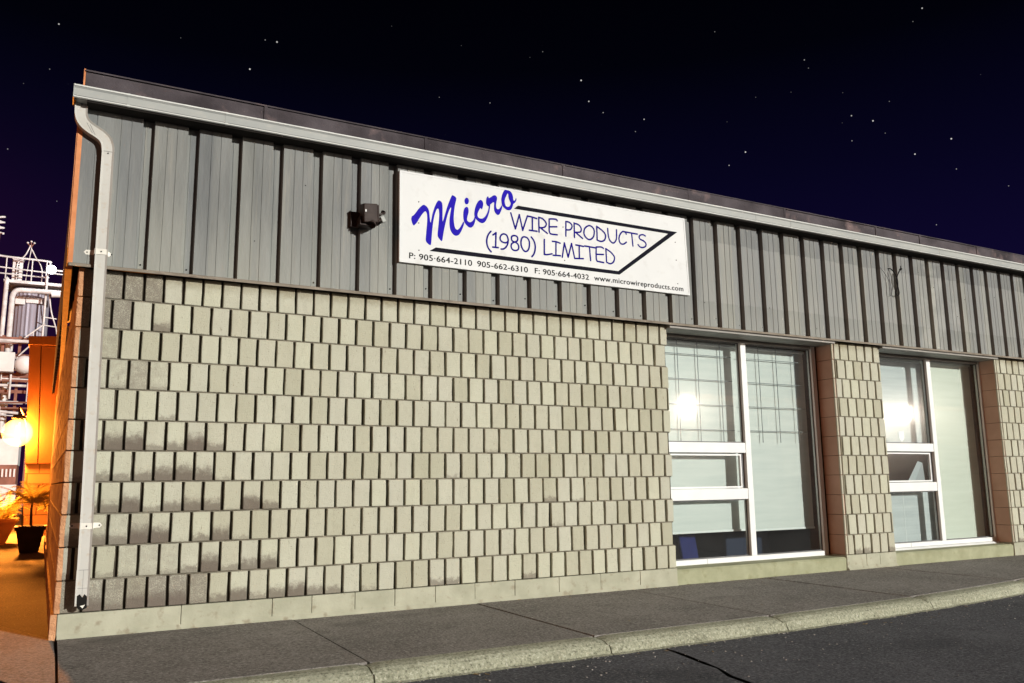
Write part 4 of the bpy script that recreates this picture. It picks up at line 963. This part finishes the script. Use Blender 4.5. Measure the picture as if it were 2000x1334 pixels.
# ------------------------------------------------------------------ left background: outbuilding with the sodium lamp
M_OUTMETAL = vary('rust_panel', (.10, .040, .016), (.14, .058, .024), 2, .6, stretch=(1, 1, .3), bumps=(20, .2, .006))
def course_mat():
    m, t, b = newmat('outbuilding_block'); v = coords(t)
    br = N(t, 'ShaderNodeTexBrick', inputs={'Color1': (.22, .115, .055, 1), 'Color2': (.28, .15, .075, 1), 'Mortar': (.10, .05, .025, 1), 'Scale': 1.0, 'Mortar Size': .012, 'Brick Width': .40, 'Row Height': .2})
    mp = N(t, 'ShaderNodeMapping'); mp.inputs['Rotation'].default_value = (R(90), 0, 0); c = N(t, 'ShaderNodeTexCoord'); L(t, c.outputs['Object'], mp.inputs[0]); L(t, mp.outputs[0], br.inputs['Vector'])
    L(t, br.outputs['Color'], b.inputs['Base Color']); b.inputs['Roughness'].default_value = .85; bump(t, b, br.outputs['Fac'], -.5, .01); return m
M_OUTBLOCK = course_mat()
OB = empty('outbuilding', (.95, 13, Z_DRIVE), 'dark rust brown outbuilding beyond the corner, blocks below and metal panels above', 'building')
mb = MB()
mb.mesh([(.735, 13.0, Z_DRIVE), (.70, 13.0, 1.35), (3.0, 13.0, 1.35), (3.0, 13.0, Z_DRIVE), (.735, 16, Z_DRIVE), (.70, 16, 1.35), (3.0, 16, 1.35), (3.0, 16, Z_DRIVE)], [(0, 1, 2, 3), (4, 7, 6, 5), (0, 4, 5, 1), (3, 2, 6, 7), (1, 5, 6, 2)], M_OUTBLOCK); mb.obj('block_base', OB)
mb = MB()
def opanel(xa, xb, x2a, x2b, za, zb, y): mb.mesh([(xa, y, za), (x2a, y, zb), (x2b, y, zb), (xb, y, za), (xa, 15.9, za), (x2a, 15.9, zb), (x2b, 15.9, zb), (xb, 15.9, za)], [(0, 1, 2, 3), (0, 4, 5, 1), (1, 5, 6, 2), (3, 2, 6, 7), (0, 3, 7, 4), (4, 7, 6, 5)], M_OUTMETAL)
opanel(.695, .905, .60, .80, 1.352, 3.70, 12.97); opanel(.925, 2.9, .815, 2.9, 1.352, 3.70, 12.97)
mb.obj('metal_panels', OB)
mb = MB(); mb.mesh([(.585, 12.94, 3.71), (2.9, 12.94, 3.78), (2.9, 12.94, 4.02), (.575, 12.94, 3.88), (.585, 15.9, 3.71), (2.9, 15.9, 3.78), (2.9, 15.9, 4.02), (.575, 15.9, 3.88)], [(0, 1, 2, 3), (0, 3, 7, 4), (3, 2, 6, 7), (0, 4, 5, 1), (1, 5, 6, 2), (4, 7, 6, 5)], M_OUTMETAL); mb.obj('roof_band', OB)
# sodium lamp on a bracket at its corner
LX, LY, LZ = .535, 12.93, 1.93
WL = empty('wall_lamp', (LX, LY, LZ), 'glowing orange sodium lamp on a bracket at the outbuilding corner', 'lamp')
mb = MB(); mb.tube(smooth_path([(.70, LY+.12, LZ+.05), (.62, LY+.06, LZ+.34), (LX, LY-.1, LZ+.50), (LX, LY-.30, LZ+.46), (LX, LY-.30, LZ+.33)]), .018, 8, M_BRONZE); mb.lathe([(.0, .35), (.09, .34), (.12, .285), (.10, .272)], (LX, LY-.30, LZ), 16, M_BRONZE); mb.obj('bracket', WL)
M_SODIUM = bpy.data.materials.new('sodium_globe'); M_SODIUM.use_nodes = True; t_ = M_SODIUM.node_tree; t_.nodes.clear()
_o = N(t_, 'ShaderNodeOutputMaterial'); _e = N(t_, 'ShaderNodeEmission', inputs={'Color': (1.0, .40, .075, 1), 'Strength': 20.0}); L(t_, _e.outputs[0], _o.inputs['Volume'])
mb = MB(); mb.lathe([(.27*math.sin(a*math.pi/16), -.27*math.cos(a*math.pi/16)) for a in range(17)], (LX, LY-.30, LZ), 28, M_SODIUM); mb.obj('globe', WL)
ld = bpy.data.lights.new('sodium_light', 'POINT'); ld.energy = 6500; ld.color = (1.0, .285, .032); ld.shadow_soft_size = .19
lo = bpy.data.objects.new('sodium_light', ld); COL.objects.link(lo); lo.location = (LX-.06, 12.982, LZ)

# potted palm and planter
M_POT = vary('dark_pot', (.020, .014, .012), (.035, .024, .02), 8, .6, bumps=(40, .2, .004))
M_SOIL = vary('soil', (.03, .02, .012), (.05, .035, .02), 60, .95)
M_LEAF = bpy.data.materials.new('palm_leaf'); M_LEAF.use_nodes = True; t_ = M_LEAF.node_tree; t_.nodes.clear()
_o = N(t_, 'ShaderNodeOutputMaterial'); _d = N(t_, 'ShaderNodeBsdfDiffuse'); _t = N(t_, 'ShaderNodeBsdfTranslucent'); _m = N(t_, 'ShaderNodeMixShader', inputs={0: .6})
_c = ramp(t_, noi(t_, coords(t_), 9, 3), [(.35, (.50, .44, .14)), (.65, (.66, .56, .20))]).outputs[0]
L(t_, _c, _d.inputs[0]); L(t_, _c, _t.inputs[0]); L(t_, _d.outputs[0], _m.inputs[1]); L(t_, _t.outputs[0], _m.inputs[2]); L(t_, _m.outputs[0], _o.inputs[0])
M_STEM = vary('palm_stem', (.10, .075, .04), (.15, .11, .06), 12, .8, bumps=None)
PX, PY, PZ = .965, 8.15, Z_DRIVE
PT = empty('flower_pot', (PX, PY, PZ), 'large dark square pot standing on the driveway near the outbuilding', 'pot')
mb = MB()
def frustum(mb, c, w0, w1, z0, z1, m, cap=True):
    v = [(c[0]+sx*w*.5, c[1]+sy*w*.5, z) for w, z in ((w0, z0), (w1, z1)) for sx, sy in ((-1, -1), (1, -1), (1, 1), (-1, 1))]
    mb.mesh(v, [(0, 1, 5, 4), (1, 2, 6, 5), (2, 3, 7, 6), (3, 0, 4, 7), (3, 2, 1, 0)] + ([(4, 5, 6, 7)] if cap else []), m)
frustum(mb, (PX, PY), .24, .355, PZ+.012, PZ+.325, M_POT); mb.obj('body', PT)
mb = MB(); frustum(mb, (PX, PY), .39, .405, PZ+.3255, PZ+.385, M_POT); mb.obj('rim', PT)
mb = MB(); mb.box(PX-.165, PX+.165, PY-.165, PY+.165, PZ+.3855, PZ+.392, M_SOIL); mb.obj('soil', PT)
PL = empty('palm_plant', (PX, PY, PZ+.39), 'spiky palm with thin arching fronds growing in the dark pot', 'plant')
mb = MB(); mb.tube([(PX, PY, PZ+.39), (PX-.01, PY, PZ+.62), (PX+.0, PY, PZ+.80)], [.022, .016, .010], 7, M_STEM); mb.tube([(PX-.11, PY-.03, PZ+.39), (PX-.12, PY-.03, PZ+.68)], [.012, .008], 6, M_STEM); mb.obj('stem', PL)
random.seed(21); mb = MB()
def frond(mb, o, az, el, ln, droop, leaf, m):
    pts = []
    for i in range(9):
        t = i/8; e = el-droop*t*t
        if i == 0: p = Vector(o)
        else: p = pts[-1]+Vector((math.cos(az)*math.cos(e), math.sin(az)*math.cos(e), math.sin(e)))*(ln/8)
        pts.append(p)
    mb.tube(pts, [.005*(1-.8*i/8)+.001 for i in range(9)], 4, m, smooth=False)
    for i in range(1, 9):
        d = (pts[i]-pts[i-1]).normalized(); s_ = d.cross(Vector((0, 0, 1))).normalized()
        for sg in (-1, 1):
            for h in (0, .5):
                b0 = pts[i-1].lerp(pts[i], h); l = leaf*(1-abs(i/8-.4))*random.uniform(.7, 1.1)
                tip = b0+s_*sg*l*.8+d*l*.6+Vector((0, 0, -l*.25)); wv_ = d*.012
                mb.poly([b0-wv_, b0+wv_, tip], m)
for k in range(36): frond(mb, (PX, PY, PZ+.72), random.uniform(0, 6.28), random.uniform(.1, 1.1), random.uniform(.40, .74), random.uniform(.6, 1.6), .17, M_LEAF)
mb.obj('fronds', PL)
TR = empty('planter_trough', (.18, 10.6, Z_DRIVE), 'low rust coloured planter trough at the left edge, behind the potted palm', 'planter')
M_TERRA = vary('terracotta', (.30, .13, .06), (.38, .17, .08), 8, .8)
mb = MB(); v = [(-.15, 10.3, Z_DRIVE), (.56, 10.3, Z_DRIVE), (.56, 10.9, Z_DRIVE), (-.15, 10.9, Z_DRIVE), (-.25, 10.22, Z_DRIVE+.36), (.70, 10.22, Z_DRIVE+.36), (.70, 10.98, Z_DRIVE+.36), (-.25, 10.98, Z_DRIVE+.36)]
mb.mesh(v, [(3, 2, 1, 0), (0, 1, 5, 4), (1, 2, 6, 5), (2, 3, 7, 6), (3, 0, 4, 7), (4, 5, 6, 7)], M_TERRA); mb.obj('body', TR)
mb = MB(); mb.bbox(-.28, .73, 10.19, 11.01, Z_DRIVE+.361, Z_DRIVE+.42, .008, M_TERRA); mb.obj('rim', TR)
TB = empty('leafy_bush', (.2, 10.6, Z_DRIVE+.42), 'bright leafy bush filling the rust coloured trough', 'plant')
mb = MB()
for k in range(60): frond(mb, (.2+random.uniform(-.32, .38), 10.6+random.uniform(-.25, .25), Z_DRIVE+.42), random.uniform(0, 6.28), random.uniform(.4, 1.35), random.uniform(.45, .95), random.uniform(.5, 1.4), .15, M_LEAF)
mb.obj('foliage', TB)
mb = MB()
for k in range(5): mb.tube([(.2+random.uniform(-.25, .3), 10.6, Z_DRIVE+.421), (.2+random.uniform(-.3, .35), 10.6, Z_DRIVE+.75)], .010, 6, M_STEM)
mb.obj('stem', TB)

# ------------------------------------------------------------------ far left: the plant behind
M_STEEL = vary('ribbed_steel', (.20, .19, .23), (.27, .25, .30), 1.2, .5, metal=.2, stretch=(3, 3, .1), bumps=None)
M_WPIPE = vary('white_pipe', (.42, .40, .40), (.62, .60, .60), 3, .45, bumps=None)
M_RUST = vary('rust_steel', (.16, .07, .05), (.26, .12, .09), 2, .7, bumps=None)
M_PALE = vary('pale_panel', (.55, .53, .53), (.66, .64, .64), 1.5, .5, bumps=None)
YB = 40.0; GZ = -.05
SI = empty('storage_silo', (-.41, YB+1, GZ), 'grey ribbed steel silo on legs behind the railing, far left', 'silo')
mb = MB(); n = 56; ring = []
for j in range(n):
    a = 2*math.pi*j/n; r = .83*(1 if j % 2 else .965); ring.append((-.41+r*math.cos(a), YB+1.0+r*math.sin(a)))
mb.mesh([(x, y, 8.05) for x, y in ring]+[(x, y, 10.25) for x, y in ring], [(j, (j+1) % n, n+(j+1) % n, n+j) for j in range(n)]+[tuple(range(n)), tuple(range(2*n-1, n-1, -1))], M_STEEL); mb.obj('body', SI)
mb = MB(); mb.lathe([(.0, 10.255), (.85, 10.255), (.85, 10.56), (.0, 10.60)], (-.41, YB+1, 0), 28, M_STEEL); mb.obj('top_band', SI)
mb = MB()
for x0, x1, z0, z1 in ((-1.02, -.60, 9.65, 10.02), (-.57, .12, 9.75, 10.0)): mb.box(x0, x1, YB+.10, YB+.14, z0, z1, M_PALE)
mb.obj('access_panel', SI)
for x in (-1.05, .22):
    mb = MB(); mb.box(x-.06, x+.06, YB+.94, YB+1.06, GZ, 8.049, M_WPIPE); mb.obj('leg', SI)
PF = empty('platform_railing', (-.4, YB-.2, 10.6), 'white pipe railing round the platform above the silo', 'railing')
mb = MB(); mb.box(-1.55, 1.0, YB-.3, YB+2, 10.60, 10.74, M_WPIPE); mb.obj('deck', PF)
mb = MB()
mb.tube(smooth_path([(-2.2, YB-.25, 11.92), (-1.5, YB-.25, 11.86), (.20, YB-.25, 11.82), (.33, YB-.25, 11.72), (.36, YB-.25, 11.44), (.5, YB-.25, 11.40), (1.1, YB-.25, 11.40)]), .05, 8, M_WPIPE)
mb.tube([(-2.2, YB-.25, 11.34), (1.0, YB-.25, 11.22)], .035, 6, M_WPIPE); mb.tube([(-2.2, YB-.25, 11.03), (.34, YB-.25, 11.0)], .035, 6, M_WPIPE); mb.obj('rail', PF)
for x in (-1.5, -.42, .20):
    mb = MB(); mb.tube([(x, YB-.25, 10.741), (x, YB-.25, 11.82)], .03, 6, M_WPIPE); mb.obj('post', PF)
EB = empty('equipment_cabinet', (-1.04, YB+.3, 10.74), 'tall narrow white cabinet with dark slots standing on the platform', 'cabinet')
mb = MB(); mb.bbox(-1.26, -.83, YB+.1, YB+.6, 10.741, 11.84, .02, M_PALE); mb.obj('body', EB)
mb = MB(); mb.bbox(-1.29, -.80, YB+.07, YB+.63, 11.845, 11.97, .02, M_PALE); mb.obj('cap', EB)
mb = MB()
for i in range(7): mb.box(-1.13, -.97, YB+.085, YB+.0995, 10.86+i*.13, 10.93+i*.13, M_DARK)
mb.obj('vent_slots', EB)
AM = empty('antenna_mast', (-.5, YB+.2, 10.74), 'thin three legged antenna mast rising above the railing', 'mast')
mb = MB()
mb.tube(smooth_path([(-.57, YB, 12.60), (-.75, YB, 12.1), (-1.05, YB, 11.62), (-1.05, YB, 10.741)]), .03, 6, M_WPIPE); mb.tube([(-.52, YB, 12.50), (-.6, YB, 11.6), (-.66, YB, 10.741)], .02, 6, M_WPIPE); mb.tube(smooth_path([(-.50, YB, 12.40), (-.30, YB, 12.0), (-.1, YB, 11.7), (.02, YB, 11.3), (.02, YB, 10.741)]), .03, 6, M_WPIPE); mb.obj('leg', AM)
mb = MB()
for a in (-.16, .0, .13): mb.tube([(-.55, YB, 12.5), (-.55+a, YB, 12.80-abs(a)*.6)], .022, 6, M_RUST)
for a, b in ((-.15, 12.72), (.0, 12.80), (.13, 12.74)): mb.lathe([(0, .05), (.05, .02), (.05, -.03), (0, -.05)], (-.55+a, YB, b), 8, M_WPIPE)
mb.obj('head', AM)
def pipe_thing(name, pts, r, label, mat, cat='pipe', elbow=True):
    mb = MB(); mb.tube(smooth_path(pts) if elbow else pts, r, 10, mat); return tag(mb.obj(name), label, cat)
pipe_thing('bent_pipe', [(-1.12, YB-.6, 3.0), (-1.12, YB-.6, 7.5), (-1.12, YB-.6, 9.4), (-1.10, YB-.6, 9.95), (-.9, YB-.6, 10.18), (-.4, YB-.6, 10.20), (.5, YB-.6, 10.22), (.95, YB-.6, 10.22)], .12, 'thick pale pipe bending over the front of the silo', M_WPIPE)
pipe_thing('upright_pipe', [(-1.43, YB-.7, 2.0), (-1.42, YB-.7, 6), (-1.40, YB-.7, 10.3), (-1.40, YB-.7, 10.55)], .10, 'bright white upright pipe at the far left edge of the silo', M_WPIPE)
pipe_thing('pipe_flange', [(.50, YB-.6, 10.1), (.80, YB-.6, 10.12), (.97, YB-.6, 10.12)], .14, 'short fat pipe end right of the silo under the platform', M_PALE, 'pipe', False)
ML = empty('mast_light', (.43, YB-1.3, 11.19), 'dazzling white floodlamp on the post right of the platform', 'lamp')
mb = MB(); mb.tube([(.26, YB-.4, 5.0), (.26, YB-.4, 11.1)], .05, 8, M_WPIPE); mb.tube([(.26, YB-.4, 11.05), (.43, YB-1.2, 11.17)], .03, 6, M_WPIPE); mb.obj('post', ML)
mb = MB(); mb.tube(smooth_path([(.40, YB-.4, 10.2), (.55, YB-.4, 9.3), (.80, YB-.4, 8.5), (.86, YB-.4, 8.2)]), .035, 6, M_WPIPE); mb.tube([(.28, YB-.4, 9.0), (.8, YB-.4, 8.95)], .03, 6, M_WPIPE); mb.tube([(.28, YB-.4, 8.6), (.83, YB-.4, 8.55)], .03, 6, M_WPIPE); mb.obj('brace', ML)
M_MERC = plain('mercury_glass', (.9, .95, 1), .4, emit=(.95, .97, 1.0), es=25)
mb = MB(); mb.lathe([(.2*math.sin(a*math.pi/12), -.2*math.cos(a*math.pi/12)) for a in range(13)], (.43, YB-1.3, 11.19), 28, M_MERC); mb.obj('bulb', ML)
ld = bpy.data.lights.new('plant_light', 'POINT'); ld.energy = 62; ld.color = (1.0, .70, .76); ld.shadow_soft_size = .2
lo = bpy.data.objects.new('plant_light', ld); COL.objects.link(lo); lo.location = (.1, YB-3.2, 11.0)
# pipe rack below the silo
FRM = empty('pipe_rack', (-.7, YB-1, GZ), 'cluttered white and rust pipe rack below the silo, behind the sodium lamp', 'pipe rack')
mb = MB(); random.seed(33)
for x in (-2.0, -1.3, -.62, .0, .62): mb.box(x-.06, x+.06, YB-1.06, YB-.94, GZ, 7.9 if x > -1.9 else 9.5, M_RUST)
for z in (3.2, 4.4, 5.2, 6.0, 6.9, 7.7): mb.box(-2.4, .9, YB-1.05, YB-.95, z, z+.14, M_RUST)
mb.obj('frame', FRM)
mb = MB()
for k in range(22):
    z = random.uniform(3.0, 7.8); r = random.choice((.03, .045, .07)); x0 = random.uniform(-2.4, -1.2); x1 = random.uniform(-.8, .5)
    mb.tube([(x0, YB-1.15-random.uniform(0, .3), z), (x1, YB-1.15-random.uniform(0, .3), z+random.uniform(-.12, .12))], r, 6, M_WPIPE if k % 3 else M_RUST)
for k in range(12):
    x = random.uniform(-2.0, .3); z = random.uniform(2.5, 6.5); mb.tube([(x, YB-1.4, z), (x, YB-1.4, z+random.uniform(.5, 1.6))], random.choice((.03, .05)), 6, M_WPIPE)
mb.obj('pipework', FRM)
mb = MB()
mb.tube([(-.45, YB-1.5, 7.75), (.35, YB-1.5, 8.5)], .035, 6, M_WPIPE); mb.tube([(-.62, YB-1.5, 6.9), (.1, YB-1.5, 7.75)], .035, 6, M_WPIPE); mb.tube([(-.1, YB-1.5, 7.4), (-.1, YB-1.5, 8.1)], .03, 6, M_WPIPE); mb.tube([(-.62, YB-1.5, 7.55), (.2, YB-1.5, 7.55)], .03, 6, M_WPIPE)
mb.obj('handrail', FRM)
mb = MB(); mb.lathe([(0, -.42), (.25, -.38), (.40, -.22), (.42, 0), (.40, .22), (.25, .38), (0, .42)], (-.35, YB-1.6, 6.48), 20, M_PALE, Matrix.Rotation(R(90), 4, 'X')); tag(mb.obj('round_tank'), 'round pale tank end among the pipes, above the sodium lamp', 'tank')
mb = MB(); mb.bbox(-1.9, -.75, YB-1.9, YB-1.3, 6.1, 7.0, .02, M_PALE); tag(mb.obj('white_duct'), 'square white duct end at the left edge among the pipes', 'duct')
ST = empty('vent_stack', (-1.95, YB, 12.0), 'slim pink vent stack with coiled top at the left edge of the sky', 'vent')
mb = MB(); mb.tube([(-1.98, YB, 8), (-1.98, YB, 13.0)], .10, 8, M_RUST); mb.obj('stack', ST)
mb = MB(); mb.tube([(-1.92+.16*math.cos(a*.5), YB+.16*math.sin(a*.5), 13.05+a*.022) for a in range(40)], .05, 6, M_PALE); mb.obj('coil', ST)
CT = empty('white_container', (-.7, YB-6, GZ), 'white container with a grilled lower edge under the sodium lamp', 'container')
mb = MB(); mb.bbox(-1.9, -.14, YB-6, YB-3.5, 1.78, 2.85, .02, M_PALE); mb.obj('body', CT)
mb = MB(); mb.box(-1.9, -.16, YB-5.95, YB-3.6, GZ, 1.779, M_RUST); mb.obj('base', CT)
mb = MB()
for i in range(12): mb.box(-1.8+i*.14, -1.74+i*.14, YB-6.02, YB-5.955, 1.30, 1.62, M_PALE)
mb.obj('grille', CT)
mb = MB(); mb.bbox(-4.0, -.02, 31.0, 31.3, GZ, .98, .02, M_PALE); tag(mb.obj('low_wall'), 'low pale wall crossing the end of the driveway', 'wall')

# ------------------------------------------------------------------ across the lot, behind the camera: the warehouse whose lamps and roof line the windows mirror
M_WARE = vary('warehouse_wall', (.40, .34, .30), (.48, .42, .37), .6, .8, bumps=None, stretch=(1, 1, .3))
WH = empty('warehouse', (35, -30, Z_LOT), 'long pale warehouse across the lot, mirrored in the office windows', 'building')
mb = MB(); mb.box(12, 75, -42, -30, Z_LOT, 5.35, M_WARE); mb.obj('wall', WH)
mb = MB(); mb.box(11.8, 75.2, -42.2, -29.85, 5.36, 5.66, plain('roof_trim', (.55, .27, .12), .6)); mb.obj('roof_trim', WH)
for x in (18, 26.5, 38, 56, 66):
    mb = MB(); mb.box(x-1.4, x+1.4, -29.995, -29.95, Z_LOT, 3.0, M_STEEL); mb.obj('door', WH)
M_FLOOD = plain('flood_glass', (1, 1, .95), .4, emit=(1.0, .88, .74), es=330)
for x, z, lab in ((31.15, 4.75, 'warehouse flood lamp mirrored at the left edge of the barred window'), (49.1, 4.85, 'warehouse flood lamp mirrored above the shield sticker'), (24.0, 4.8, 'added unseen lamp lighting the left end of the warehouse wall'), (46.3, 4.8, 'added unseen lamp between the two mirrored ones, lighting the warehouse wall'), (64.0, 4.8, 'added unseen lamp lighting the far right end of the warehouse wall')):  # last three lamps are added out of the mirrored view to light the wall
    WF = empty('warehouse_lamp', (x, -29.6, z), lab, 'lamp', 'lamps on the warehouse across the lot')
    mb = MB(); mb.box(x-.3, x+.3, -29.84, -28.4, z+.46, z+.52, M_BRONZE); mb.box(x-.05, x+.05, -29.84, -29.62, z-.3, z+.455, M_BRONZE); mb.obj('housing', WF)
    mb = MB(); mb.lathe([(0, -.42), (.16, -.38), (.24, -.2), (.26, .1), (.24, .40), (0, .45)], (x, -28.7, z), 16, M_FLOOD); mb.obj('glass', WF)
